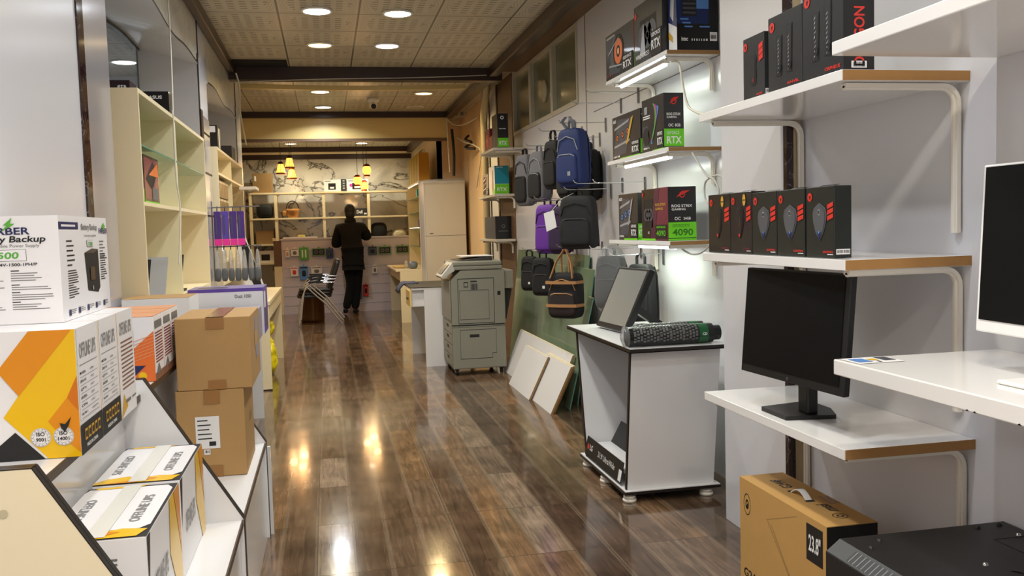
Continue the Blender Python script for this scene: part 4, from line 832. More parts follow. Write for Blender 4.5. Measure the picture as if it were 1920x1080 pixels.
# white desk with drawer beside the copier
t = thing('writing_desk', 'white narrow desk with an open wooden-fronted drawer beside the copier', 'desk', (1.0, 9.2, 0))
g = G(); g.box(.80, 1.25, 8.87, 9.95, .765, .785, white); g.build('desk_top', t)
g = G(); g.box(.795, 1.25, 8.865, 9.95, .786, .79, ink); g.build('edge_band', t, label='dark desk mat along the top')
for a in (8.87, 9.86): g = G(); g.box(.92 if a < 9 else .88, 1.2, a, a+.02, 0, .764, white); g.build('side_panel', t)
g = G(); g.box(.80, 1.1, 8.90, 8.915, .612, .764, white); g.box(.80, 1.1, 8.90, 9.3, .60, .612, white); dw = g.build('drawer', t)
g = G(); g.box(.780, .798, 8.88, 9.32, .60, .755, ochre); g.build('drawer_front', dw, label='pale wood drawer front')
g = G(); g.lathe([(0, .0), (.01, 0), (.012, -.012), (0, -.014)], (0, 0, 0), brownedge, 10)
kb = G(); kb.blob((.772, 9.02, .675), (.02, .02, .02), brownedge, 1, 10, 8); kb.blob((.772, 9.1, .675), (.02, .02, .02), brownedge, 1, 10, 8); kb.build('drawer_knob', dw)
g = G()
N = 10; vs = []; fs = []
for i in range(N+1):
    for j in range(7):
        xx = [.72, .735, .76, .78, .80, .86, .93][j]; zz = [.70, .74, .775, .792, .795, .795, .793][j]; vs.append((xx+.008*math.sin(i*1.9), 9.5+.35*i/N, zz+.006*math.sin(i*2.3+j)))
for i in range(N):
    for j in range(6): fs.append((i*7+j, i*7+j+1, i*7+j+8, i*7+j+7))
g.add(vs, fs, M('slate_blue_cloth', (70, 74, 96), .9, bump=.3, bscale=80), True); o = g.build('folded_cloth', label='slate blue cloth draped over the far corner of the white desk', cat='cloth'); sm = o.modifiers.new('s', 'SOLIDIFY'); sm.thickness = .006; sm.offset = 1

# tall white cabinet
t = thing('tall_cabinet', 'tall white metal cabinet wrapped at the top, behind the copier', 'cabinet', (1.65, 13.0, 0))
g = G(); g.box(1.36, 1.95, 12.7, 13.27, 0, 2.04, M('off_white_steel', (196, 190, 180), .4, var=.03)); g.build('body', t, bevel=.01)
g = G(); fr = fmy(1.36, 1.95, 12.7, 13.3, 0, 2.04); g.rect(fr, 0, .62, 1, .623, ink2, 1); g.rect(fr, .12, .635, .2, .64, ink, 1); g.rect(fr, .02, .0, .024, 1, ink2, 1); g.build('door_seam', t)
g = G(); g.hexa([(1.355, 12.69, 2.0), (1.955, 12.69, 2.0), (1.955, 13.31, 2.0), (1.355, 13.31, 2.0)], [(1.37, 12.7, 2.055), (1.94, 12.7, 2.075), (1.94, 13.3, 2.06), (1.37, 13.3, 2.055)], film); g.build('film_wrap', t)

# shelves at the far end of the right wall
GM = 'small white wall shelves at the far end of the right wall'
sx = M('dull_white_shelf', (196, 190, 176), .4)
wall_shelf('small white shelf with the red and black card boxes, highest at the far end', 1.66, WX-.02, 8.9, 9.65, 2.15, .025, sx, (8.95, 9.55), .12, GM, bm=sx)
wall_shelf('small white shelf with the white and teal card box, middle at the far end', 1.76, WX-.02, 9.4, 10.42, 1.71, .025, sx, (9.45, 10.3), .12, GM, bm=sx)
wall_shelf('small white shelf with the plain black box, lowest at the far end', 1.78, WX-.02, 9.5, 10.6, 1.23, .025, sx, (9.6, 10.5), .12, GM, bm=sx)
carton('graphics_card_box', 'red fan-pictured card box at the back of the highest far shelf', 'box', (1.71, 1.77, 9.35, 9.63, 2.151, 2.39), dred, {'-X': lambda g, fr: (g.disc(fr, .5, .5, .07, red, 1, ri=.03), g.disc(fr, .5, .5, .025, salmon, 2)), '-Y': lambda g, fr: (g.poly(fr, [(0, .1), (1, .3), (1, .8), (0, .6)], salmon, 1))}, GB)
carton('graphics_card_box', 'tall black card box with small green RTX foot on the highest far shelf', 'box', (1.73, 1.84, 9.0, 9.3, 2.151, 2.50), boxk2, {'-X': lambda g, fr: g.poly(fr, [(0, .0), (.5, .05), (.6, .5), (.2, .7)], slate, 1), '-Y': lambda g, fr: (g.rect(fr, 0, 0, 1, 1, ink, 1), g.rect(fr, 0, .04, 1, .3, gpug, 2), g.text(fr, 'RTX', .15, .1, .12, white_ink, wd=.7, l=3), g.disc(fr, .45, .88, .018, white_ink, 2, ri=.01), g.bars(fr, .15, .55, .85, .58, 6, white_ink, 3, 2))}, GB)
carton('graphics_card_box', 'grey card box at the back of the middle far shelf', 'box', (1.80, 1.86, 10.0, 10.35, 1.711, 1.96), slate, {'-X': gpu_front(ink, silver, '', None)}, GB)
carton('graphics_card_box', 'white and teal card box with green RTX foot on the middle far shelf', 'box', (1.80, 1.955, 9.6, 9.95, 1.711, 2.02), paper, {'-X': lambda g, fr: (g.poly(fr, [(.5, .1), (.8, .1), (.75, .9), (.6, .8)], slate, 1), g.rect(fr, .6, 0, 1, .2, gpug, 2)), '-Y': lambda g, fr: (g.rect(fr, 0, .37, 1, 1, tealp, 1), g.rect(fr, 0, .03, 1, .36, gpug, 1), g.text(fr, 'RTX', .15, .12, .13, white_ink, wd=.7, l=2), g.text(fr, 'GALAX', .1, .93, .04, white_ink, wd=.5, l=2))}, GB)
carton('component_box', 'plain black box with a faint round emblem on the lowest far shelf', 'box', (1.82, 2.0, 9.75, 10.4, 1.231, 1.48), boxk, {'-X': lambda g, fr: g.rect(fr, 0, 0, 1, 1, slate, 1), '-Y': lambda g, fr: (g.disc(fr, .5, .56, .02, ink2, 1, ri=.013), g.rect(fr, .2, .33, .8, .36, ink2, 1))}, GB)
# pipe, cables
cable('wall_pipe', 'thick pale pipe curving down from the first beam at the right', [(1.72, 9.5, 2.96), (1.80, 9.9, 2.94), (1.90, 10.6, 2.88), (1.94, 10.95, 2.7), (1.95, 11.0, 2.4), (1.95, 11.0, 1.6), (1.95, 11.0, .9)], .045, M('pale_pipe', (170, 158, 128), .6, var=.1))['category'] = 'pipe'
for i, (pts, lb) in enumerate((([(1.70, 12.6, 2.9), (1.78, 12.5, 2.8), (1.88, 12.2, 2.76), (1.97, 11.6, 2.78)], 'pale cable sagging from the ceiling corner to the pipe'), ([(1.71, 12.6, 2.9), (1.715, 12.6, 2.5), (1.73, 12.62, 2.15)], 'pale cable hanging straight down beside the ochre beam'), ([(1.80, 12.3, 2.6), (1.86, 12.0, 2.5), (1.93, 11.6, 2.42), (1.985, 11.5, 2.3), (1.985, 11.9, 1.9)], 'thin grey cable crossing the warm plaster'))):
    cable('hanging_cable', lb, pts, .008, whitec if i < 2 else greyc)
cable('hanging_cable', 'black bundle of cables against the warm plaster above the cabinet', [(1.96, 12.3, 2.62), (1.90, 12.2, 2.56), (1.95, 12.0, 2.50), (1.88, 12.1, 2.44), (1.96, 11.8, 2.40)], .018, ink)
cable('hanging_cable', 'dark cables hanging down behind the tall cabinet', [(1.78, 12.64, 2.75), (1.80, 12.65, 2.4), (1.79, 12.66, 2.1)], .02, ink)
cable('hanging_cable', 'thin cable crossing the front of the first dark beam', [(-.85, 9.26, 2.84), (0, 9.24, 2.87), (.9, 9.25, 2.89), (1.68, 9.25, 2.92)], .005, greyc)
cable('hanging_cable', 'pale cord hanging down the front of the near cream cabinet', [(-.84, 5.6, 2.98), (-.83, 5.55, 2.5), (-.80, 5.32, 2.1), (-.80, 5.30, 1.7), (-.79, 5.32, 1.5), (-.80, 5.25, 1.2)], .005, whitec)
cable('hanging_cable', 'pale cable hanging at the left end of the first beam', [(-.79, 9.2, 2.92), (-.77, 9.3, 2.8), (-.80, 9.6, 2.6), (-.78, 9.9, 2.3)], .008, whitec)
g = G()
for i in range(16):
    a, b = i/16, (i+1)/16; q = lambda s: 2.822-.018*math.sin(PI*s); g.hexa([(-.8+2.3*a, 9.50, q(a)), (-.8+2.3*b, 9.50, q(b)), (-.8+2.3*b, 9.56, q(b)), (-.8+2.3*a, 9.56, q(a))], [(-.8+2.3*a, 9.50, q(a)+.045), (-.8+2.3*b, 9.50, q(b)+.045), (-.8+2.3*b, 9.56, q(b)+.045), (-.8+2.3*a, 9.56, q(a)+.045)], ochre)
struct(g, 'trim_17')

# ================================================================= LEFT: GONDOLA WITH UPS CARTONS
t = thing('display_gondola', 'white stepped display counter with slanted black-edged dividers holding the cartons', 'display counter', (-.6, 3.0, 0))
prof = [(-.895, 0), (-.30, 0), (-.30, .43), (-.585, .905), (-.895, .905)]
for y in (1.90, 3.0, 4.10):
    for k in (0, 1):
        ya = y+k*.019; g = G(); g.prism(prof, 'Y', ya, ya+.016, M('light_cream_laminate', (238, 226, 196), .4) if (y < 2 and k == 0) else white); dv = g.build('divider', t)
        e = G()
        for (p, q) in zip(prof[1:-1], prof[2:]):
            dx, dz = q[0]-p[0], q[1]-p[1]; L_ = math.hypot(dx, dz); n = (dz/L_*.002, -dx/L_*.002)
            e.hexa([(p[0], ya-.0005, p[1]), (p[0]+n[0], ya-.0005, p[1]+n[1]), (p[0]+n[0], ya+.0165, p[1]+n[1]), (p[0], ya+.0165, p[1])], [(q[0], ya-.0005, q[1]), (q[0]+n[0], ya-.0005, q[1]+n[1]), (q[0]+n[0], ya+.0165, q[1]+n[1]), (q[0], ya+.0165, q[1])], blackedge)
        e.build('edge_band', dv, label='black edge band')
g = G(); g.disc(Fr((-.66, 1.899, .80), (.04, 0, 0), (0, 0, .04)), .5, .5, .0085, M('grey_plug_cap', (196, 186, 158), .5)); g.build('screw_cap', t)
g = G(); g.box(-.299, -.285, 4.14, 4.16, 0.0, .40, white); g.build('cover_strip', t)
for y0, y1 in ((1.936, 3.0), (3.036, 4.1)):
    g = G(); g.box(-.893, -.598, y0, y1, .842, .858, white); s1 = g.build('upper_shelf', t)
    g = G(); g.box(-.598, -.594, y0, y1, .838, .859, brownedge); g.build('edge_band', s1, label='dark brown edge band')
    g = G(); g.box(-.66, -.645, y0, y1, .02, .842, white); g.build('inner_panel', t)
    g = G(); g.box(-.644, -.306, y0, y1, .412, .428, white); s1 = g.build('lower_shelf', t)
    g = G(); g.box(-.306, -.301, y0, y1, .408, .429, brownedge); g.build('edge_band', s1, label='dark brown edge band')
    g = G(); g.box(-.33, -.312, y0, y1, .0, .41, white); g.build('kick_panel', t)
# edge: thin white cover strip beside the near kick panels
GU = 'cartons of battery backup units on the white display counter'
def farber_front(g, fr):
    g.text(fr, 'FARBER', .49, .83, .066, inkb, wd=.47, al='c'); g.poly(fr, [(.565, .985), (.475, .915), (.515, .915), (.455, .86), (.53, .895), (.59, .93), (.545, .93)], green, 4)
    g.text(fr, 'Battery Backup', .5, .76, .058, ink, wd=.74, al='c', shear=.15); g.text(fr, 'Uninterruptible Power Supply', .5, .712, .030, ink2, wd=.62, al='c', bold=False)
    g.rect(fr, .28, .585, .68, .69, ink2, 1); g.rect(fr, .284, .588, .676, .687, paper, 2); g.text(fr, '1500', .48, .61, .06, green, wd=.25, al='c', l=3, shear=.12)
    g.text(fr, 'UPSW-24V-1500-1PH/P', .5, .54, .026, ink, wd=.56, al='c')
    for k, (v, n) in enumerate(((.49, 4), (.36, 2), (.29, 3), (.20, 3))):
        g.rect(fr, .52, v, .60, v+.009, ink, 1); g.lines(fr, .52, v-.024*n, .96, v-.008, n, ink2, 4+k, .32)
        g.lines(fr, .08, v-.024*n, .46, v-.008, n, ink2, 14+k, .32)
def farber_side(g, fr):
    g.rect(fr, .0, .87, .36, .94, inkb, 1); g.rect(fr, .04, .895, .3, .915, paper, 2); g.text(fr, 'Battery Backup', .42, .87, .06, ink2, wd=.34); g.text(fr, 'FARBER', .80, .83, .06, inkb, wd=.2); g.poly(fr, [(.9, .95), (.86, .89), (.9, .895), (.86, .86), (.92, .88), (.94, .91)], green, 4)
    g.text(fr, 'Uninterruptible', .47, .80, .018, ink2, wd=.26); g.rect(fr, .52, .69, .66, .76, ink2, 1); g.rect(fr, .525, .693, .655, .757, paper, 2); g.text(fr, '1500', .545, .70, .045, green, wd=.09, l=3)
    g.poly(fr, [(.46, .63), (.62, .67), (.76, .66), (.77, .25), (.72, .20), (.50, .24)], black, 1); g.poly(fr, [(.46, .63), (.62, .67), (.76, .66), (.66, .62)], boxk2, 2); g.rect(fr, .56, .34, .66, .48, blackg, 3); g.disc(fr, .60, .26, .006, silver, 3)
    g.lines(fr, .12, .5, .3, .78, 6, ink, 3, .3); g.lines(fr, .12, .2, .32, .48, 12, ink, 5, .4); g.lines(fr, .8, .55, .96, .76, 6, ink2, 7, .35); g.lines(fr, .80, .32, .97, .62, 12, ink, 11, .4)
    for k in range(5): g.rect(fr, .10+.18*k, .04, .14+.18*k, .10, inkb, 2); g.lines(fr, .15+.18*k, .05, .25+.18*k, .1, 3, ink2, k, .4)
carton('ups_carton', 'white battery backup carton lettered 1500, alone on top of the yellow ones', 'box', (-.868, -.635, 2.37, 2.86, 1.151, 1.412), paper, {'-Y': farber_front, '+X': farber_side}, GU, .003)
def yfront(g, fr):
    g.poly(fr, [(.523, .34), (.79, 0), (1, 0), (1, 1), (.93, 1)], yellow, 2)
    g.poly(fr, [(.71, 1), (.98, 1), (.627, .5), (.50, .70)], amber, 3)
    g.poly(fr, [(1, .64), (.93, .47), (1, .36)], M('deep_amber_print', (204, 110, 10), .25), 4); g.poly(fr, [(.93, .47), (.80, .29), (.90, .14), (1, .03), (1, .38)], amber, 3)
    g.poly(fr, [(.59, .22), (.77, 0), (.40, 0), (.40, .04)], ink, 2); g.poly(fr, [(0, .0), (.42, 0), (.42, .04), (0, .04)], ink, 2)
    for u, s1, s2 in ((.75, 'ISO', '9001'), (.895, 'ISO', '14001')):
        g.disc(fr, u, .17, .0215, paper, 5); g.disc(fr, u, .17, .0205, ink2, 6, ri=.0198); g.disc(fr, u, .17, .0150, ink2, 6, ri=.0145)
        g.text(fr, s1, u, .182, .03, ink, al='c', l=7); g.text(fr, s2, u, .14, .028, ink, al='c', l=7)
        for k in range(14):
            a = 2*PI*k/14; g.disc(fr, u+.0176*math.cos(a)/fr.U.length, .17+.0176*math.sin(a)/fr.V.length, .0012, ink2, 7, 6)
    g.poly(fr, [(.885, .235), (.875, .275), (.91, .265), (.95, .32), (.93, .25), (.905, .20)], ink, 8)
def yside(g, fr):
    g.rect(fr, .04, .27, .96, 1, paper, 1); g.rect(fr, 0, 0, 1, .24, ink, 2)
    g.text(fr, 'OFFLINE UPS', .12, .76, .12, ink3, wd=.74); g.rect(fr, .1, .70, .9, .705, ink2, 2)
    for k, s1 in enumerate(('MODEL:', 'SERIAL NO:', 'QTY:', 'SIZE:', 'CTN:', 'N.W.:')): g.text(fr, s1, .1, .63-.065*k, .02, ink, wd=.26); g.rect(fr, .1, .605-.065*k, .9, .608-.065*k, ink2, 2); g.text(fr, ('UP65', '1 PCS', 'UNIT', '220V', '1PC', '415x205x275mm')[k], .55, .63-.065*k, .018, ink, wd=.3 if k == 5 else .16, bold=False)
    for k in range(5): g.rect(fr, .16+.15*k, .10, .27+.15*k, .19, gold, 3); g.rect(fr, .18+.15*k, .12, .25+.15*k, .17, ink, 4)
    g.text(fr, 'MADE IN CHINA', .22, .04, .03, white_ink, wd=.5, l=3)
def yside3(g, fr):
    g.rect(fr, 0, 0, 1, 1, paper, 1); g.text(fr, 'OFFLINE UPS', .12, .78, .12, ink3, wd=.74)
    for k in range(12): g.rect(fr, .16, .70-.04*k, .9, .715-.04*k, rust, 2)
    g.poly(fr, [(.0, .0), (.42, .08), (.2, .22)], gold, 2); g.rect(fr, .3, .12, .6, .15, ink2, 3); g.rect(fr, .7, .13, .95, .145, ink2, 3)
YX = -.895
for i, (a, b, lb, sf) in enumerate(((2.185, 2.385, 'yellow-fronted UPS carton nearest the camera, under the white one', yside), (2.39, 2.59, 'white-sided UPS carton second from the camera in the upper row', yside), (2.595, 2.795, 'UPS carton with rust-red bars, third in the upper row', yside3))):
    carton('ups_carton', lb, 'box', (YX, -.565, a, b, .8595, 1.15), paper if i != 1 else paper, {'-Y': yfront, '+X': sf}, GU, .003)
def ofront(g, fr):
    g.poly(fr, [(.45, .0), (1, 0), (1, .78), (.72, .45)], orange, 1); g.poly(fr, [(.7, .25), (.9, .25), (.78, .10)], inkb, 2); g.rect(fr, .60, .42, .78, .80, inkb, 2); g.disc(fr, .86, .09, .014, yellow, 3)
    for k in range(7): g.poly(fr, [(.74+.0*k, .30+.05*k), (1, .42+.05*k), (1, .43+.05*k), (.74, .31+.05*k)], salmon, 3)
def oside(g, fr):
    g.rect(fr, .12, .80, .9, .92, ink2, 1); 
    for k in range(11): g.rect(fr, .12, .72-.045*k, .92, .742-.045*k, dred, 1)
    g.rect(fr, 0, 0, 1, .12, rust, 1); g.poly(fr, [(.1, .1), (.6, .1), (.4, .26)], ink2, 2)
for i, (a, b, lb) in enumerate(((3.26, 3.43, 'orange-printed carton with rust bars, nearest of the three orange ones'), (3.435, 3.605, 'orange-topped carton in the middle of the orange row'), (3.61, 3.78, 'orange-topped carton farthest in the orange row, beside the brown stack'))):
    carton('ups_carton', lb, 'box', (-.89, -.592, a, b, .8595, 1.082), paper, {'-Y': ofront, '+X': oside, '+Z': lambda g, fr: (g.rect(fr, .0, 0, 1, 1, salmon, 1), g.rect(fr, 0, .47, 1, .5, paper, 2))}, GU, .003)
def ltop(g, fr):
    g.rect(fr, 0, 0, 1, 1, ink, 1); g.poly(fr, [(.0, .05), (.12, .14), (.5, .14), (.88, .14), (.97, .2), (.97, .9), (.9, .97), (.03, .97), (.0, .9)], paper, 2)
    g.poly(fr, [(.0, .01), (.90, .01), (.97, .12), (.72, .15), (.55, .12), (.35, .17), (.12, .13), (.0, .06)], yellow, 3); g.poly(fr, [(.1, .01), (.5, .01), (.72, .09), (.55, .12), (.35, .05)], amber, 4); g.poly(fr, [(.1, .96), (.55, .96), (.7, 1), (.1, 1)], yellow, 3); g.poly(fr, [(0, .3), (.06, .3), (.06, .7), (0, .7)], M('dusty_tape', (214, 212, 204), .12), 2) if False else None
    g.rect(fr, .40, .02, .60, 1.0, M('dusty_tape', (222, 220, 212), .12), 5)
    fr2 = Fr(fr.o+fr.U, fr.V, -fr.U)                                     # lettering runs along the carton
    g.text(fr2, 'OFFLINE UPS', .26, .17, .11, ink3, wd=.50, l=4); fr3 = Fr(fr.o, fr.V, -fr.U) if False else Fr(fr.o+fr.V, -fr.V, fr.U)
    g.text(fr3, 'OFFLINE UPS', .26, .12, .11, ink3, wd=.50, l=4)
def lside(g, fr):
    g.poly(fr, [(0, 1), (.08, 1), (0, .5)], ink, 2); g.poly(fr, [(.66, 1), (1, 1), (1, 0), (.84, .0), (.62, .5)], yellow, 2); g.poly(fr, [(.8, 1), (1, 1), (1, .3)], amber, 3)
    g.text(fr, 'OFFLINE UPS', .14, .40, .2, ink3, wd=.4, l=3)
for a, b, lb in ((2.06, 2.49, 'UPS carton on the lower step, nearer of the two'), (2.52, 2.945, 'UPS carton on the lower step, farther of the two')):
    carton('ups_carton', lb, 'box', (-.632, -.412, a, b, .4295, .70), paper, {'-Y': lambda g, fr: (g.text(fr, 'OFFLINE', .12, .74, .10, ink2, wd=.6), g.text(fr, 'UPS', .42, .5, .17, ink2, wd=.4), g.rect(fr, .1, .3, .9, .305, ink2)), '+Z': ltop, '+X': lside}, GU, .003)
# brown cartons
def brown(label, d, arts):
    t = thing('cardboard_box', label, 'box', ((d[0]+d[1])/2, (d[2]+d[3])/2, d[4]), group='taped brown cartons on the display counter')
    g = G(); g.box(*d, card)
    for k, fn in arts.items(): fn(g, {'-X': fmx, '+X': fpx, '-Y': fmy, '+Z': ftop}[k](*d))
    g.build('carton', t, bevel=.003)
    f = fmy(*d); um = .53
    g = G(); g.rect(f, um-.12, .84, um+.12, 1, tape, 4); g.build('packing_tape', t)
    g = G(); g.rect(f, um-.12, 0, um+.12, .13, tape, 4); g.build('packing_tape', t)
    g = G(); f = ftop(*d); g.rect(f, um-.12, 0, um+.12, 1, tape, 4); g.build('packing_tape', t); return t
brown('lower brown carton with a white address label', (-.585, -.335, 3.575, 3.97, .4295, .765), {'-Y': lambda g, fr: (g.rect(fr, .27, .33, .62, .70, paper2, 1), g.lines(fr, .30, .42, .56, .68, 5, ink, 3, .25, 2), g.rect(fr, .46, .36, .56, .41, ink, 2), g.rect(fr, .38, .26, .47, .32, paper2, 1), g.bars(fr, .40, .28, .46, .31, 5, ink, 2, 2)), '+X': lambda g, fr: g.rect(fr, .5, .5, .75, .6, cardd, 1)})
brown('upper brown carton with shiny tape on its front', (-.575, -.30, 3.575, 4.02, .7665, 1.042), {'+X': lambda g, fr: (g.rect(fr, .5, .3, .8, .9, M('faded_print', (150, 140, 150), .6), 1), g.rect(fr, .4, .5, .7, .7, card2, 2))})
carton('cardboard_box', 'white-sided brown-topped box behind the orange cartons', 'box', (-.88, -.60, 4.16, 4.44, .7555, 1.085), paper2, {'+Z': lambda g, fr: g.rect(fr, 0, 0, 1, 1, card, 1)}, None)
t = thing('storage_table', 'white low table behind the display counter, under the purple printer box', 'table', (-.72, 5.5, 0))
g = G(); g.box(-.95, -.50, 4.14, 6.85, .735, .755, white); g.build('table_top', t)
for a in (4.14, 6.83): g = G(); g.box(-.95, -.50, a, a+.02, 0, .734, white); g.build('side_panel', t)
g = G(); g.box(-.94, -.92, 4.17, 6.82, .02, .73, creamd); g.build('back_panel', t)
carton('printer_box', 'white and violet printer box with large printed sides behind the brown cartons', 'box', (-.815, -.385, 5.6, 5.95, .7555, 1.035), paper, {'-Y': lambda g, fr: (g.rect(fr, 0, .93, 1, 1, violet, 1), g.text(fr, 'Duct 1050', .62, .80, .07, ink2, wd=.22)), '+Z': lambda g, fr: (g.rect(fr, 0, 0, 1, 1, M('muted_violet_print', (128, 120, 168), .3), 1), g.rect(fr, .1, .2, .5, .6, slate, 2)), '+X': lambda g, fr: (g.rect(fr, 0, 0, 1, 1, violet, 1), g.rect(fr, .3, .1, .8, .5, slate, 2), g.rect(fr, .1, .55, .5, .9, paper, 2))}, None)
g = G(); g.box(-.80, -.395, 5.1, 5.55, .7555, .93, M('grey_print', (150, 144, 160), .4)); g.build('small_carton', label='small grey printed carton peeping out right of the upper brown carton', cat='box')
# cream desk with open front and yellow bag
t = thing('cream_desk', 'cream counter desk with an open front on the left, holding a yellow bag', 'desk', (-.75, 9.1, 0))
g = G(); g.box(-1.05, -.50, 8.02, 10.18, .745, .775, cream); g.build('desk_top', t)
g = G(); g.box(-1.0, -.51, 8.03, 8.055, 0.012, .744, cream); g.box(-1.0, -.51, 8.03, 8.055, 0, .012, blackedge); g.build('side_panel', t)
g = G(); g.box(-1.0, -.51, 10.14, 10.165, 0, .744, cream); g.build('side_panel', t)
g = G(); g.box(-.53, -.51, 8.056, 10.14, .62, .744, cream); g.build('apron', t)
g = G(); g.box(-1.0, -.98, 8.056, 10.14, .02, .744, creamd); g.build('back_panel', t)
g = G(); yb = M('yellow_plastic_bag', (222, 206, 20), .3, bump=.8, bscale=14); g.blob((-.60, 9.0, .2), (.22, .3, .4), yb, .8, 20, 12, .5); g.blob((-.59, 9.02, .44), (.1, .12, .16), yb, .9, 14, 8, -.3); o = g.build('shopping_bag', label='crumpled bright yellow plastic bag inside the open cream desk', cat='bag')
o.modifiers.new('sub', 'SUBSURF').render_levels = 2; tx = bpy.data.textures.new('crumple', 'CLOUDS'); tx.noise_scale = .06; dm = o.modifiers.new('d', 'DISPLACE'); dm.texture = tx; dm.strength = .05

# ================================================================= LEFT CREAM CABINETS
def shelf_cab(label, x0, x1, y0, y1, z0, z1, div, shelves, gl, top_extra=0):
    t = thing('cream_cabinet', label, 'cabinet', ((x0+x1)/2, (y0+y1)/2, z0)); th = .02
    for a in (y0, y1-th): g = G(); g.box(x0, x1, a, a+th, z0, z1, cream); g.build('side_panel', t)
    g = G(); g.box(x0, x0+.012, y0+th, y1-th, z0, z1, pale); g.build('back_panel', t)
    g = G(); g.box(x0, x1, y0+th, y1-th, z1-th, z1, cream); g.build('top_board', t)
    g = G(); g.box(x0+.012, x1-.004, y0+th, y1-th, z0, z0+th, cream); g.build('base_board', t)
    for d in div: g = G(); g.box(x0+.013, x1-.01, d-.009, d+.009, z0+th, z1-th, pale); g.build('partition', t)
    for z in shelves: g = G(); g.box(x0+.013, x1-.002, y0+th, y1-th, z-.018, z, cream); g.build('shelf_board', t)
    for z in gl:
        g = G(); g.box(x0+.013, x1-.012, y0+th, y1-th, z-.008, z, glass); s_ = g.build('glass_shelf', t); g = G(); g.box(x1-.012, x1-.009, y0+th, y1-th, z-.008, z, gedge); g.build('glass_edge', s_)
    return t
shelf_cab('cream open shelving cabinet nearest on the left, with a glass shelf', -1.255, -.82, 4.45, 6.75, 1.0, 2.04, (5.55,), (1.52,), (1.79,))
g = G(); g.box(-1.255, -.82, 4.45, 6.75, .80, .999, cream); g.box(-1.25, -.96, 4.45, 6.75, 0, .80, cream); g.build('cabinet_base', label='plain cream base unit under the nearest shelving cabinet', cat='cabinet')
carton('graphics_card_box', 'reddish graphics card box standing alone in the near cream cabinet', 'box', (-.93, -.855, 4.68, 5.08, 1.5205, 1.76), boxk, {'+X': lambda g, fr: (g.rect(fr, .04, .1, .96, .95, maroon, 1), g.poly(fr, [(.1, .5), (.6, .9), (.9, .7), (.5, .3)], ink, 2), g.poly(fr, [(.3, .6), (.9, .9), (.95, .6)], orange, 3), g.rect(fr, .5, .1, .9, .35, ink2, 3), g.rect(fr, .0, .0, 1, .05, gpug, 3)), '-Y': lambda g, fr: g.rect(fr, 0, 0, 1, .3, gpug, 1)}, None)
carton('component_box', 'small black box lettered in white on top of the near cream cabinet', 'box', (-.98, -.835, 5.42, 5.6, 2.0405, 2.17), boxk, {'-Y': lambda g, fr: g.text(fr, 'ASUS', .25, .68, .14, white_ink, wd=.5), '+X': lambda g, fr: g.bars(fr, .4, .1, .9, .3, 4, white_ink, 2)}, None)
carton('component_box', 'dark maroon box with white icons at the back of the cabinet top', 'box', (-1.25, -1.13, 5.9, 6.1, 2.0405, 2.31), M('dark_maroon_carton', (48, 24, 34), .3), {'-Y': lambda g, fr: [g.disc(fr, .5+.12*(k % 3)+.03*(k//3), .85-.1*(k//3), .011, white_ink, 1) for k in range(12)], '+X': lambda g, fr: g.lines(fr, .2, .3, .8, .9, 5, white_ink, 3)}, None)
lapm = M('silver_lid', (186, 188, 192), .3, .4)
for (y, mm, lb) in ((4.62, black, 'dark laptop lid edge at the left of the lower cabinet bay'), (5.12, lapm, 'silver laptop standing open in the lower cabinet bay'), (5.68, black, 'dark laptop lid beyond the cabinet partition')):
    t = thing('laptop', lb, 'laptop', (-1.0, y+.1, 1.021), group='display laptops in the near cream cabinet')
    g = G(); fr = Fr((-.86, y, 1.03), (-.30, 0, 0), (0, .16, .21)); g.hexa([fr.p(0, 0, -8), fr.p(1, 0, -8), fr.p(1, 0, 0), fr.p(0, 0, 0)], [fr.p(0, 1, -8), fr.p(1, 1, -8), fr.p(1, 1, 0), fr.p(0, 1, 0)], mm); g.build('lid', t)
    g = G(); g.box(-1.16, -.86, y+.0, y+.21, 1.021, 1.035, mm); g.build('base', t)
shelf_cab('cream open shelving cabinet farther along the left wall', -1.255, -.82, 7.55, 9.75, .95, 2.06, (8.7,), (1.86, 1.52), ())
carton('component_box', 'tall black and white box on the far cream cabinet top, left', 'box', (-.98, -.84, 7.8, 8.05, 2.0605, 2.26), boxk, {'+X': lambda g, fr: g.bars(fr, .3, .1, .8, .9, 3, white_ink, 2), '-Y': lambda g, fr: g.rect(fr, .1, .7, .9, .95, paper, 1)}, None)
carton('component_box', 'dark flat box on the far cream cabinet top, right', 'box', (-1.0, -.84, 8.95, 9.3, 2.0605, 2.20), boxk2, {}, None)
for r in range(2):
    for c in range(4):
        yy = 7.66+.23*c; carton('gift_box', ('lower' if r == 0 else 'upper')+' layer gold gift box, number %s from the left in the far cabinet' % ('one', 'two', 'three', 'four')[c], 'box', (-.98, -.85, yy, yy+.2, 1.5205+.15*r, 1.665+.15*r), M('gold_carton', (150, 126, 82), .35, .3), {'+X': lambda g, fr: (g.rect(fr, .42, 0, .55, 1, brownedge, 1), g.rect(fr, 0, .85, 1, .95, cream, 1)), '-Y': lambda g, fr: g.rect(fr, .42, 0, .58, 1, brownedge, 1)}, 'small gold boxes stacked in the far cream cabinet')
for i, (y, h) in enumerate(((7.75, .26), (7.95, .20), (8.3, .12))):
    g = G(); g.lathe([(0, 0), (.035, 0), (.035, h*.6), (.014, h*.75), (.014, h), (0, h)], (-.90, y, .9705+.18), black if i < 2 else silver, 16); g.build('bottle', label=('tallest black bottle below the gold boxes', 'shorter black bottle below the gold boxes', 'small silver bottle below the gold boxes')[i], cat='bottle')
g = G(); g.box(-1.24, -.83, 7.58, 8.68, 1.132, 1.15, cream); g.build('shelf_plank', label='loose cream shelf board under the bottles in the far cabinet', cat='shelf')
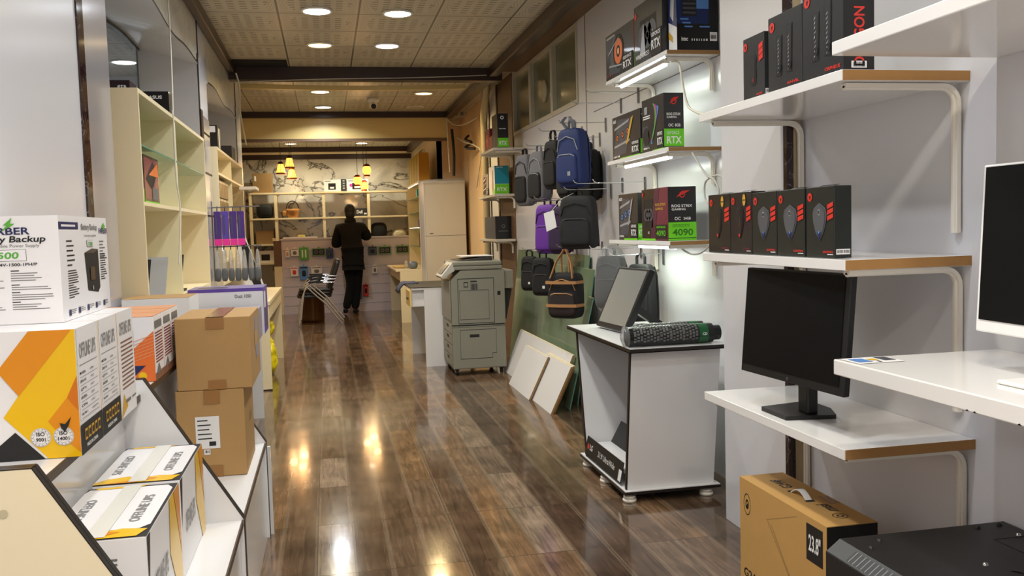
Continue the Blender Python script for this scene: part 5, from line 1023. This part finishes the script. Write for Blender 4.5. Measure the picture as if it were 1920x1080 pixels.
g = G(); g.box(-.82, -.66, 9.3, 9.7, 1.80, 1.83, shelfw); g.build('small_shelf', label='tiny white shelf jutting from the far end of the far cream cabinet', cat='shelf')
# hanging pouches on rods
t = thing('display_rack', 'wire rack with two cross rods carrying the hanging pouches', 'rack', (-.72, 7.35, 1.25))
for z, zz in ((1.57, .36), (1.265, .40)):
    g = G(); g.tube([(-.90, 7.33, z), (-.5, 7.33, z+.005)], .005, greysteel, 8); g.build('rod', t)
g = G(); g.tube([(-.862, 7.36, 1.0), (-.862, 7.36, 1.62)], .006, greysteel, 8); g.tube([(-.862, 7.36, 1.57), (-.9, 7.33, 1.57)], .006, greysteel, 8); g.build('upright', t)
for k in range(4):
    x = -.845+.058*k; d = (x-.0, x+.052, 7.30, 7.335, 1.275, 1.54)
    t = thing('phone_case_pack', ('leftmost', 'second', 'third', 'rightmost')[k]+' violet and pink pouch on the upper rod', 'pouch', (x+.026, 7.32, 1.275), group='violet pouches hanging from the upper rod')
    g = G(); g.box(d[0], d[1], d[2], d[3], 1.325, 1.54, M('violet_pouch', (88, 66, 160), .35) if k == 1 else M('dark_violet_pouch', (72, 44, 120), .4)); g.box(d[0]-.0003, d[1]+.0003, d[2]-.0003, d[3]+.0003, 1.275, 1.327, pinkp); g.rect(Fr((d[0], d[2], 1.36), (.052, 0, 0), (0, 0, .15)), .25, 0, .45, 1, slate, 1); g.build('pouch_body', t, bevel=.004)
    g = G(); g.tube([(x+.026, 7.32, 1.54), (x+.026, 7.325, 1.565), (x+.026, 7.34, 1.578)], .004, ink, 6); g.build('hang_loop', t)
for k in range(7):
    x = -.86+.05*k; t = thing('cable_bag', ('leftmost', 'second', 'third', 'middle', 'fifth', 'sixth', 'rightmost')[k]+' clear bag with black contents on the lower rod', 'plastic bag', (x+.03, 7.30, 1.0), group='clear plastic bags hanging from the lower rod')
    g = G(); g.blob((x+.03, 7.30, 1.12), (.06, .06, .25), plastic, .6, 14, 10, .6); g.build('film', t); g = G(); g.blob((x+.03, 7.30, 1.05), (.045, .045, .10), black, .6, 12, 8); g.build('contents', t)
    g = G(); g.tube([(x+.03, 7.305, 1.24), (x+.03, 7.315, 1.262), (x+.03, 7.325, 1.272)], .004, ink, 6); g.build('hang_loop', t)
t = thing('leaning_board', 'white board with a black arc leaning beyond the hanging bags', 'board', (-.62, 8.3, .776))
g = G(); g.hexa([(-.70, 8.3, .776), (-.52, 8.3, .776), (-.52, 8.33, .776), (-.70, 8.33, .776)], [(-.80, 8.3, 1.46), (-.74, 8.3, 1.46), (-.74, 8.33, 1.46), (-.80, 8.33, 1.46)], paper2); g.build('board', t)
g = G(); g.poly(Fr((-.78, 8.299, .80), (.26, 0, 0), (0, 0, .6)), [(.1, .95), (.3, .85), (.6, .5), (.85, .05), (.6, .1), (.3, .4)], ink, 2); g.build('black_arc', t)

# ================================================================= BACK OF THE SHOP
t = thing('slatwall_counter', 'pale counter faced with slatted panel at the back of the shop', 'counter', (.42, 15.8, 0))
g = G(); g.box(-.74, 1.64, 15.6, 16.05, 0, 1.245, slatw); g.build('body', t)
g = G(); g.box(-.76, 1.64, 15.58, 16.08, 1.245, 1.27, slatw); g.build('counter_top', t)
for z in (1.07, .77, .62, .46, .30, .14): g = G(); g.box(-.73, 1.63, 15.594, 15.5995, z, z+.012, silver); g.build('slat_groove', t)
g = G(); g.box(-.87, -.742, 15.62, 16.0, .81, 1.24, midwood); g.box(-.87, -.742, 15.6, 16.0, 0, .81, cream); g.box(-.88, -.83, 15.59, 15.63, 1.24, 1.29, cream); g.build('end_panel', t)
GI = 'blister packs hanging on the slatted counter'
def pack(label, x0, x1, z0, z1, body, pic, kind=0):
    t = thing('blister_pack', label, 'blister pack', ((x0+x1)/2, 15.56, z0), group=GI)
    d = (x0, x1, 15.545, 15.575, z0, z1); g = G(); g.box(*d, body); fr = fmy(*d)
    if kind == 0: g.blob(((x0+x1)/2, 15.54, (z0+z1)/2-.01), ((x1-x0)*.45, .02, (z1-z0)*.45), pic, .6, 12, 8); g.rect(fr, .1, .82, .9, .92, pic, 1)
    elif kind == 1: g.rect(fr, .08, .12, .92, .88, ink, 1); g.disc(fr, .32, .5, (z1-z0)*.22, pic, 2, ri=(z1-z0)*.12); g.disc(fr, .68, .5, (z1-z0)*.22, pic, 2, ri=(z1-z0)*.12)
    else: g.rect(fr, .25, .2, .4, .8, pic, 1); g.rect(fr, .6, .2, .75, .8, pic, 1)
    g.build('card', t, bevel=.004)
    g = G(); g.tube([((x0+x1)/2, 15.592, z1+.01), ((x0+x1)/2, 15.56, z1+.008)], .003, steel, 6); g.box((x0+x1)/2-.012, (x0+x1)/2+.012, 15.555, 15.562, z1, z1+.025, body); g.build('hang_tab', t)
pg = M('pale_green_card', (110, 150, 96), .4)
pack('white pack with a small red dot at the left end of the upper slat row', -.68, -.61, .96, 1.10, paper, salmon); pack('white pack showing a dark device, second in the upper slat row', -.59, -.46, .98, 1.11, paper, ink2); pack('bright green pack with white twin plugs in the upper slat row', -.45, -.30, .91, 1.12, green, paper, 2)
pack('wide dark pack with green frame left of the person', -.25, -.02, .97, 1.10, pg, ink2, 1); pack('small blue pack just left of the person', -.01, .10, .92, 1.09, navyp, slate)
pack('small dark pack right of the person', .69, .84, .96, 1.10, slate, ink); pack('wide dark pack with green frame, left of the right-hand pair', .86, 1.08, .96, 1.10, pg, ink2, 1); pack('wide dark pack with green frame at the right end of the counter', 1.16, 1.38, .97, 1.10, pg, ink2, 1)
pack('white and red pack in the lower slat row', -.61, -.48, .64, .80, paper, red); pack('blue-headed white pack in the lower slat row', -.46, -.32, .58, .81, skyp, ink); pack('white pack partly hidden by the chairs', -.27, -.09, .66, .79, paper, ink2)
pack('lone small white pack on the lower right of the counter', .745, .835, .64, .78, paper, ink2); pack('red pack low on the counter beside the legs of the person', .58, .67, .26, .46, red, ink); pack('black pack low on the counter behind the legs of the person', .45, .56, .22, .44, boxk, ink2)
# back shelving
t = thing('back_shelving', 'cream open shelving along the marble wall behind the counter', 'shelving', (.15, 17.1, 0))
for x in (-1.31, -.87, -.02, .79, 1.55): g = G(); g.box(x-.025, x+.025, 16.9, 17.3, 0, 2.10, cream); g.build('upright', t)
for z, x0, x1 in ((2.105, -1.31, 1.57), (1.645, -1.31, 1.5), (1.18, -1.31, 1.5), (.84, -1.31, -.87), (.4, -1.31, -.87)): g = G(); g.box(x0, x1, 16.89, 17.3, z-.03, z, cream); g.build('shelf_board', t)
def bx(name, label, cat, d, m, arts={}, group=None): return carton(name, label, cat, d, m, arts, group, .003)
bx('cardboard_box', 'large plain cardboard box on the back shelving at the far left', 'box', (-1.26, -.92, 16.95, 17.25, 2.106, 2.46), cardd, {'-Y': lambda g, fr: g.rect(fr, .1, .6, .2, .85, paper2, 1)})
pr = lambda g, fr: (g.rect(fr, .25, .15, .7, .7, ink, 1), g.rect(fr, .35, .25, .6, .4, paper, 2), g.rect(fr, .05, .85, .4, .92, ink2, 1))
bx('printer_box', 'white printer box on top of the back shelving, left of the dark one', 'box', (0.0, .30, 16.95, 17.25, 2.106, 2.32), paper2, {'-Y': pr}); bx('component_box', 'narrow dark box between the two white printer boxes', 'box', (.31, .40, 16.95, 17.25, 2.106, 2.33), boxk2, {'-Y': lambda g, fr: [g.rect(fr, .3, .2+.2*k, .7, .3+.2*k, silver, 1) for k in range(4)]}); bx('printer_box', 'white printer box on top of the back shelving, right of the dark one', 'box', (.41, .80, 16.95, 17.25, 2.106, 2.32), paper2, {'-Y': lambda g, fr: (pr(g, fr), g.disc(fr, .2, .5, .03, magp, 1))})
bx('cardboard_box', 'cardboard box low on the back shelving at the far left', 'box', (-1.24, -.92, 16.95, 17.25, 1.181, 1.42), cardd); bx('printer_box', 'white printer box on the lower left bay of the back shelving', 'box', (-1.24, -.94, 16.95, 17.25, .841, 1.06), paper2, {'-Y': lambda g, fr: g.rect(fr, .25, .2, .75, .7, ink, 1)})
bx('sign_box', 'black box lettered in white to the right of the head of the person', 'box', (.52, .78, 16.95, 17.2, 1.646, 1.79), boxk, {'-Y': lambda g, fr: (g.text(fr, 'Dell', .2, .35, .4, white_ink, wd=.4), g.bars(fr, .7, .2, .95, .4, 3, white_ink, 2))})
for a, b, c_, s, lb in ((-1.07, 17.0, 1.775, (.30, .25, .26), 'dark bundle of cables in the upper left bay'), (.97, 17.05, 1.35, (.30, .25, .34), 'black rounded case on the back shelving right of the person'), (-.28, 17.05, 1.20, (.30, .2, .05), 'flat black device low in the second bay'), (-1.1, 17.05, 1.15, (.0, .0, .0), '')):
    if s[0]: g = G(); g.blob((a, b, c_), s, bk, .6); o = g.build('black_case', label=lb, cat='case'); 
g = G(); g.blob((1.34, 17.05, 1.29), (.28, .24, .22), M('crumpled_cream_bag', (200, 190, 160), .4, bump=1, bscale=18), .9); g.build('plastic_bag', label='crumpled cream plastic bag in the right bay of the back shelving', cat='bag')
t = thing('wicker_basket', 'small wicker basket with an arched handle on the back shelving', 'basket', (-.58, 17.0, 1.646)); wk = M('wicker', (176, 122, 66), .8, var=.3, vscale=80, bump=.6, bscale=90)
g = G(); g.lathe([(0, 0), (.09, 0), (.115, .12), (.12, .16), (.105, .16), (.09, .02), (0, .02)], (-.58, 17.0, 1.646), wk); g.build('body', t)
g = G(); g.tube([(-.58+.11*math.cos(a), 17.0, 1.80+.15*math.sin(a)) for a in [PI*k/12 for k in range(13)]], .009, brownedge, 8); g.build('handle', t)
g = G(); g.blob((-.72, 16.97, 1.73), (.08, .07, .10), wk, .9, 12, 8); g.build('side_bow', t)
bx('note_pad', 'small yellow note pad on the back counter', 'note pad', (-.48, -.36, 15.95, 16.03, 1.2705, 1.33), M('pale_yellow_paper', (226, 216, 120), .6)); bx('document_tray', 'flat white tray on the left end of the back counter', 'tray', (-.72, -.15, 15.75, 16.0, 1.2705, 1.295), paper2)
# side cabinet at far left
t = thing('wooden_display_cabinet', 'narrow brown glass-fronted cabinet at the far left of the back room', 'cabinet', (-1.42, 15.9, 0))
g = G(); g.box(-1.58, -1.34, 15.7, 16.3, 0, 2.1, midwood); g.build('body', t)
g = G(); g.box(-1.57, -1.37, 15.695, 15.6995, .8, 2.06, M('pinkish_painted_reflection', (190, 160, 140), .4)); g.build('glass_door', t)  # opaque pinkish colour painted in for the reflection on the door glass
g = G(); g.box(-1.56, -1.40, 15.66, 15.6945, 1.35, 1.38, cream); g.build('inner_shelf', t)
# pendant lamps
pm = M('lit_amber_shade', (255, 176, 84), .5, emit=7); pm2 = M('lit_cream_shade', (255, 168, 72), .5, emit=3.4); brz = M('dark_bronze', (58, 34, 22), .4, .6)
def pendant(label, x, y, z0, z1, kind, ztop, grp):
    t = thing('pendant_lamp', label, 'pendant lamp', (x, y, z0), group=grp); h = z1-z0
    g = G(); g.cyl((x, y, z1), (x, y, ztop), .004, ink, 6); g.build('cord', t)
    if kind == 'c':
        g = G(); g.lathe([(.04, h*.85), (.048, h*.7), (.06, h*.35), (.074, h*.08)], (x, y, z0), pm2, 20); g.build('shade', t)
        g = G(); g.lathe([(.0, h), (.03, h), (.045, h*.86), (.042, h*.8)], (x, y, z0), brz, 20); g.lathe([(.076, h*.1), (.08, h*.06), (.076, 0)], (x, y, z0), brz, 20)
        for k in range(8):
            a = 2*PI*k/8; g.tube([(x+.045*math.cos(a), y+.045*math.sin(a), z0+h*.84), (x+.078*math.cos(a), y+.078*math.sin(a), z0+h*.06)], .002, brz, 5)
        g.build('cage', t)
    else:
        g = G(); g.blob((x, y, z0+h*.5), (.135, .135, h*.8), pm2, 1, 18, 12); g.build('shade', t)
        g = G(); g.lathe([(0, h), (.03, h), (.06, h*.82), (.04, h*.8)], (x, y, z0), M('red_brown_cap', (130, 50, 24), .4), 20); g.build('cap', t); g = G(); g.lathe([(.03, h*.16), (.05, h*.12), (.04, .0), (0, 0)], (x, y, z0), M('red_brown_cap'), 16); g.build('bottom_cap', t)
    ld = bpy.data.lights.new('pendant_bulb', 'POINT'); ld.energy = 5; ld.color = (1, .62, .28); ld.shadow_soft_size = .06; lo = bpy.data.objects.new('bulb', ld); COL.objects.link(lo); lo.parent = t; lo.location = (0, 0, -.03)
GP, GP2 = 'left cluster of caged pendant lamps', 'right cluster of globe pendant lamps'
pendant('caged amber pendant lamp, left of its cluster', -.645, 14.5, 2.28, 2.47, 'c', 2.95, GP); pendant('caged amber pendant lamp, highest of its cluster', -.51, 14.5, 2.37, 2.56, 'c', 2.95, GP); pendant('caged amber pendant lamp, lowest of its cluster', -.485, 14.62, 2.21, 2.39, 'c', 2.95, GP)
pendant('round glowing pendant lamp, highest of the right cluster', .67, 14.5, 2.22, 2.42, 'g', 2.95, GP2); pendant('round glowing pendant lamp, left of the right cluster', .52, 14.5, 2.07, 2.25, 'g', 2.95, GP2); pendant('round glowing pendant lamp, lowest of the right cluster', .625, 14.62, 2.0, 2.17, 'g', 2.95, GP2)
# right back: desk, glass display, gift bags
t = thing('cream_side_desk', 'cream desk against the right side of the back room', 'desk', (1.3, 14.3, 0))
g = G(); g.box(.98, 1.62, 13.3, 15.5, .755, .78, cream); g.build('desk_top', t); g = G(); g.box(1.04, 1.62, 13.3, 13.325, 0, .754, cream); g.build('side_panel', t); g = G(); g.box(1.04, 1.62, 15.45, 15.475, 0, .754, cream); g.build('side_panel', t); g = G(); g.box(1.04, 1.06, 13.33, 15.44, .62, .754, cream); g.build('apron', t)
g = G(); g.blob((1.13, 14.1, .80), (.26, .5, .04), M('ivory_papers', (214, 180, 110), .6), .5); g.build('paper_pile', label='loose cream papers on the side desk', cat='papers')
g = G(); g.blob((1.26, 13.6, .835), (.14, .2, .11), M('grey_plastic', (110, 118, 128), .35), .7); g.blob((1.17, 13.75, .84), (.05, .06, .12), film, .7); g.build('tape_dispenser', label='grey desk gadget standing by the glass display', cat='gadget')
t = thing('glass_display', 'cream-framed glass display with small items on the side desk', 'display case', (1.48, 14.3, .78))
g = G(); g.box(1.36, 1.62, 13.36, 13.38, .781, 2.08, cream); g.box(1.36, 1.62, 15.2, 15.22, .781, 2.08, cream); g.box(1.36, 1.62, 13.38, 15.2, 2.06, 2.08, cream); g.box(1.60, 1.62, 13.38, 15.2, .781, 2.06, pale); g.build('frame', t)
for z in (1.85, 1.62, 1.38, 1.1): g = G(); g.box(1.37, 1.6, 13.385, 15.19, z, z+.008, glass); g.box(1.366, 1.37, 13.385, 15.19, z, z+.008, gedge); g.build('glass_shelf', t)
g = G()
for z in (2.045, 1.385):
    for k in range(9): g.box(1.366, 1.374, 13.42+.2*k, 13.45+.2*k, z, z+.008, M('lit_strip', (255, 246, 214), .4, emit=10))
g.build('light_strip', t, label='small warm display lights')
for x, y, z, dx, dz, mm, lb in ((1.45, 13.6, 1.858, .1, .16, cyanp, 'teal packet on the top glass shelf, nearer'), (1.45, 14.1, 1.858, .1, .13, cyanp, 'teal packet on the top glass shelf, farther'), (1.45, 13.55, 1.628, .04, .14, ink, 'black slim item on the second glass shelf'), (1.45, 14.0, 1.628, .06, .1, tealp, 'dark teal packet on the second glass shelf'), (1.45, 14.1, 1.108, .05, .2, dred, 'dark red upright item on the lowest glass shelf'), (1.45, 13.6, 1.108, .1, .14, gold, 'golden packet on the lowest glass shelf'), (1.45, 14.2, 1.388, .04, .14, violet, 'violet bottle-like packet on the third glass shelf')):
    g = G(); g.box(x-dx/2, x+dx/2, y-.08, y+.08, z, z+dz, mm); g.build('display_item', label=lb, cat='packet', bevel=.004)
GF = 'tall yellow gift bags lined up on the glass display'
for k in range(9):
    y = 13.42+.19*k; mm = M('orange_gift_bag', (214, 150, 30), .4) if k == 0 else M('yellow_gift_bag', (206, 186, 40), .4, var=.08) if k % 2 else M('olive_gift_bag', (176, 158, 30), .4)
    t = thing('gift_bag', ('orange gift bag at the near end of the row' if k == 0 else 'yellow gift bag, %s from the near orange one' % ('', 'first', 'second', 'third', 'fourth', 'fifth', 'sixth', 'seventh', 'last')[k]), 'gift bag', (1.46, y+.08, 2.081), group=GF)
    g = G(); g.hexa([(1.38, y, 2.081), (1.54, y, 2.081), (1.54, y+.15, 2.081), (1.38, y+.15, 2.081)], [(1.385, y+.05, 2.50), (1.535, y+.05, 2.50), (1.535, y+.10, 2.50), (1.385, y+.10, 2.50)], mm); g.build('bag_body', t)
    g = G(); g.tube([(1.43+.03*math.cos(a)+.03, y+.06, 2.50+.05*math.sin(a)) for a in [PI*q/8 for q in range(9)]], .003, brownedge, 5); g.build('cord_handle', t)

# ---- waste basket behind the chairs, and stacked chairs
g = G(); g.lathe([(0, 0), (.17, 0), (.178, .05), (.178, .36), (.185, .365), (.185, .38), (.165, .38), (.16, .03), (0, .03)], (-.25, 14.15, 0), M('brass_brown_metal', (112, 80, 50), .3, .6, var=.15), 32); g.build('waste_bin', label='round brown metal bin on the floor behind the stacked chairs', cat='bin')
leather = M('black_leather', (28, 28, 30), .35, bump=.1, bscale=80)
def chair():
    """local: faces -X, origin on the floor"""
    t = thing('visitor_chair', 'x', 'chair', (0, 0, 0), group='stacked chrome and black leather visitor chairs')
    g = G(); g.blob((-.02, 0, .43), (.50, .46, .05), leather, .35, 24, 10); g.build('seat', t, local=True)
    g = G(); g.T = Matrix.Translation((.24, 0, .66)) @ Matrix.Rotation(.32, 4, 'Y'); g.blob((0, 0, 0), (.075, .44, .46), leather, .35, 24, 12); g.T = None; g.build('backrest', t, local=True)
    for s in (-1, 1):
        y = s*.25
        P = [(-.26, y, .013), (-.235, y, .22), (-.20, y, .42), (-.15, y, .55), (-.07, y, .615), (.05, y, .635), (.27, y, .63)]
        g = G(); g.tube(P, .013, steel, 10); g.build('front_leg', t, local=True)
        g = G(); g.tube([(-.13, y, .57), (.0, y, .44), (.13, y, .32), (.20, y, .22), (.36, y, .013)], .013, steel, 10); g.build('rear_leg', t, local=True)
        g = G(); g.box(-.10, .10, y-.018, y+.018, .625, .652, black); g.build('arm_pad', t, local=True)
    g = G(); g.tube([(.13, -.25, .32), (.13, .25, .32)], .011, steel, 8); g.tube([(-.21, -.25, .39), (-.21, .25, .39)], .011, steel, 8); g.build('cross_bar', t, local=True)
    return t
ch = chair(); ch.location = (-.19, 13.7, 0); ch.rotation_euler = (0, 0, .06); ch['label'] = 'chrome visitor chair at the bottom of the stack, touching the floor'
for k, lb in ((1, 'middle chair of the stacked visitor chairs'), (2, 'topmost chair of the stacked visitor chairs')):
    copy_tree(ch, (-.19+.016*k, 13.7+.002*k, .045*k), .06, lb)

# ================================================================= PERSON (seen from behind, leaning on the counter)
def skin(name, parent, pts, edges, radii, mat, root=0, sub=2, label=None):
    me = bpy.data.meshes.new(name); me.from_pydata([tuple(p) for p in pts], edges, []); me.materials.append(mat)
    o = bpy.data.objects.new(name, me); COL.objects.link(o); o.parent = parent
    m = o.modifiers.new('skin', 'SKIN'); m.use_smooth_shade = True
    for i, r in enumerate(radii):
        sv = me.skin_vertices[0].data[i]; sv.radius = (r, r) if not isinstance(r, tuple) else r; sv.use_root = (i == root)
    s_ = o.modifiers.new('sub', 'SUBSURF'); s_.levels = sub; s_.render_levels = sub
    o['_o'] = (0, 0, 0)
    if label: o['label'] = label
    return o
pr_ = thing('person', 'person in all-black clothes seen from behind, leaning on the back counter with crossed feet', 'person', (.40, 15.13, 0))
sk = M('skin_tone', (150, 108, 84), .55); cloth = M('black_wool_clothes', (7, 7, 8), 1); hairm = M('black_hair', (12, 11, 11), .6, bump=.5, bscale=120); shoe = M('black_shoe_leather', (14, 13, 13), .4)
def J(*p): return Vector(p)
# joints, local to the person's feet centre (x right, y towards counter, z up)
pel = J(.02, 0, .92); sp1 = J(.015, .0, 1.08); sp2 = J(.0, .02, 1.26); ch_ = J(-.01, .05, 1.40); nk = J(-.01, .08, 1.50); nk2 = J(-.005, .10, 1.57)
hd0 = J(0, .115, 1.64); hd1 = J(0, .12, 1.72)
shL = J(-.185, .05, 1.41); shR = J(.185, .06, 1.42); elL = J(-.265, .10, 1.13); elR = J(.29, .12, 1.25); wrL = J(-.11, .27, 1.24); wrR = J(.12, .27, 1.34)
hpL = J(-.075, 0, .90); hpR = J(.10, 0, .90); knL = J(-.02, .03, .48); knR = J(.07, .05, .47); anL = J(-.13, -.02, .11); anR = J(.02, .03, .09)
B = [pel, sp1, sp2, ch_, nk, nk2, hd0, hd1, shL, elL, wrL, shR, elR, wrR, hpL, knL, anL, hpR, knR, anR, anL+J(-.01, -.13, -.06) if False else anL+J(-.02, .10, -.07), anR+J(.03, .14, -.055)]
E_ = [(0, 1), (1, 2), (2, 3), (3, 4), (4, 5), (5, 6), (6, 7), (3, 8), (8, 9), (9, 10), (3, 11), (11, 12), (12, 13), (0, 14), (14, 15), (15, 16), (0, 17), (17, 18), (18, 19), (16, 20), (19, 21)]
R_ = [(.135, .10), (.12, .09), (.14, .10), (.13, .09), .055, .052, .075, .085, .05, .04, .026, .05, .04, .026, .08, .055, .038, .08, .055, .038, .03, .03]
skin('body', pr_, B, E_, R_, sk, sub=2)
jk = [pel+J(0, 0, -.10), pel, sp1, sp2, ch_, nk+J(0, 0, -.01), shL, elL, wrL+(elL-wrL)*.12, shR, elR, wrR+(elR-wrR)*.12]
skin('jacket', pr_, jk, [(0, 1), (1, 2), (2, 3), (3, 4), (4, 5), (4, 6), (6, 7), (7, 8), (4, 9), (9, 10), (10, 11)], [.185, .185, .18, .185, .16, .085, .10, .085, .06, .10, .085, .06], cloth, 1)
tr = [pel+J(0, 0, .0), hpL, knL, anL+J(0, 0, -.03), hpR, knR, anR+J(0, 0, -.02)]
skin('trousers', pr_, tr, [(0, 1), (1, 2), (2, 3), (0, 4), (4, 5), (5, 6)], [(.15, .14), .11, .085, .07, .11, .085, .07], cloth)
for nm, a, d_ in (('shoe', anL, J(-.02, .13, -.075)), ('shoe', anR, J(.05, .17, -.055))):
    heel = a+J(0, -.045, -.052); toe = a+d_; skin('shoe', pr_, [heel, a+J(0, 0, -.035), a+d_*.55+J(0, 0, -.02), toe], [(0, 1), (1, 2), (2, 3)], [.036, .046, .04, .03], shoe, 1)
# head shaping: hair cap, ears, face (turned away from the camera)
g = G(); g.blob((0, .12, 1.70), (.155, .19, .215), sk, .9, 24, 16); g.blob((0, .215, 1.685), (.03, .03, .05), sk, .9, 10, 8); g.blob((-.078, .12, 1.68), (.02, .04, .06), sk, .9, 10, 8); g.blob((.078, .12, 1.68), (.02, .04, .06), sk, .9, 10, 8); hd = g.build('head', pr_, local=True)
g = G()
for s in (-1, 1): g.blob((s*.032, .205, 1.70), (.024, .012, .013), paper2, 1, 10, 8); g.blob((s*.032, .211, 1.70), (.01, .006, .01), ink, 1, 8, 6)
g.blob((0, .205, 1.64), (.045, .014, .014), M('lip', (130, 76, 66), .5), 1, 10, 6); g.build('face_features', hd, local=True)
g = G(); g.blob((0, .085, 1.53), (.19, .19, .13), cloth, .8); g.build('collar', pr_, local=True)
g = G(); g.blob((0, .105, 1.72), (.175, .195, .20), hairm, .9, 24, 16); g.blob((0, .075, 1.645), (.155, .14, .17), hairm, .9, 20, 12); g.build('hair', pr_, local=True)
def hand(w_, d, sgn):
    d = d.normalized(); side = d.cross(Vector((0, 0, 1))).normalized(); up = side.cross(d)
    pts = [w_, w_+d*.05]; ed = [(0, 1)]; ra = [.026, (.034, .018)]
    for i, (o_, l_) in enumerate(((-.03, .062), (-.01, .072), (.01, .068), (.03, .054))):
        b = w_+d*.085+side*o_; pts += [b, b+d*l_*.5-up*.008, b+d*l_*.8-up*.03]; k = len(pts)-3; ed += [(1, k), (k, k+1), (k+1, k+2)]; ra += [.0095, .0085, .0075]
    b = w_+d*.03+side*(-.032*sgn); pts += [b, b+d*.035-side*.02*sgn, b+d*.06-side*.02*sgn-up*.01]; k = len(pts)-3; ed += [(0, k), (k, k+1), (k+1, k+2)]; ra += [.012, .010, .009]
    return skin('hand', pr_, pts, ed, ra, sk, 1, 1)
hand(wrL, J(.5, .5, .25), -1); hand(wrR, J(-.4, .5, .3), 1)
for o in bpy.data.objects:
    if '_o' in o: del o['_o']
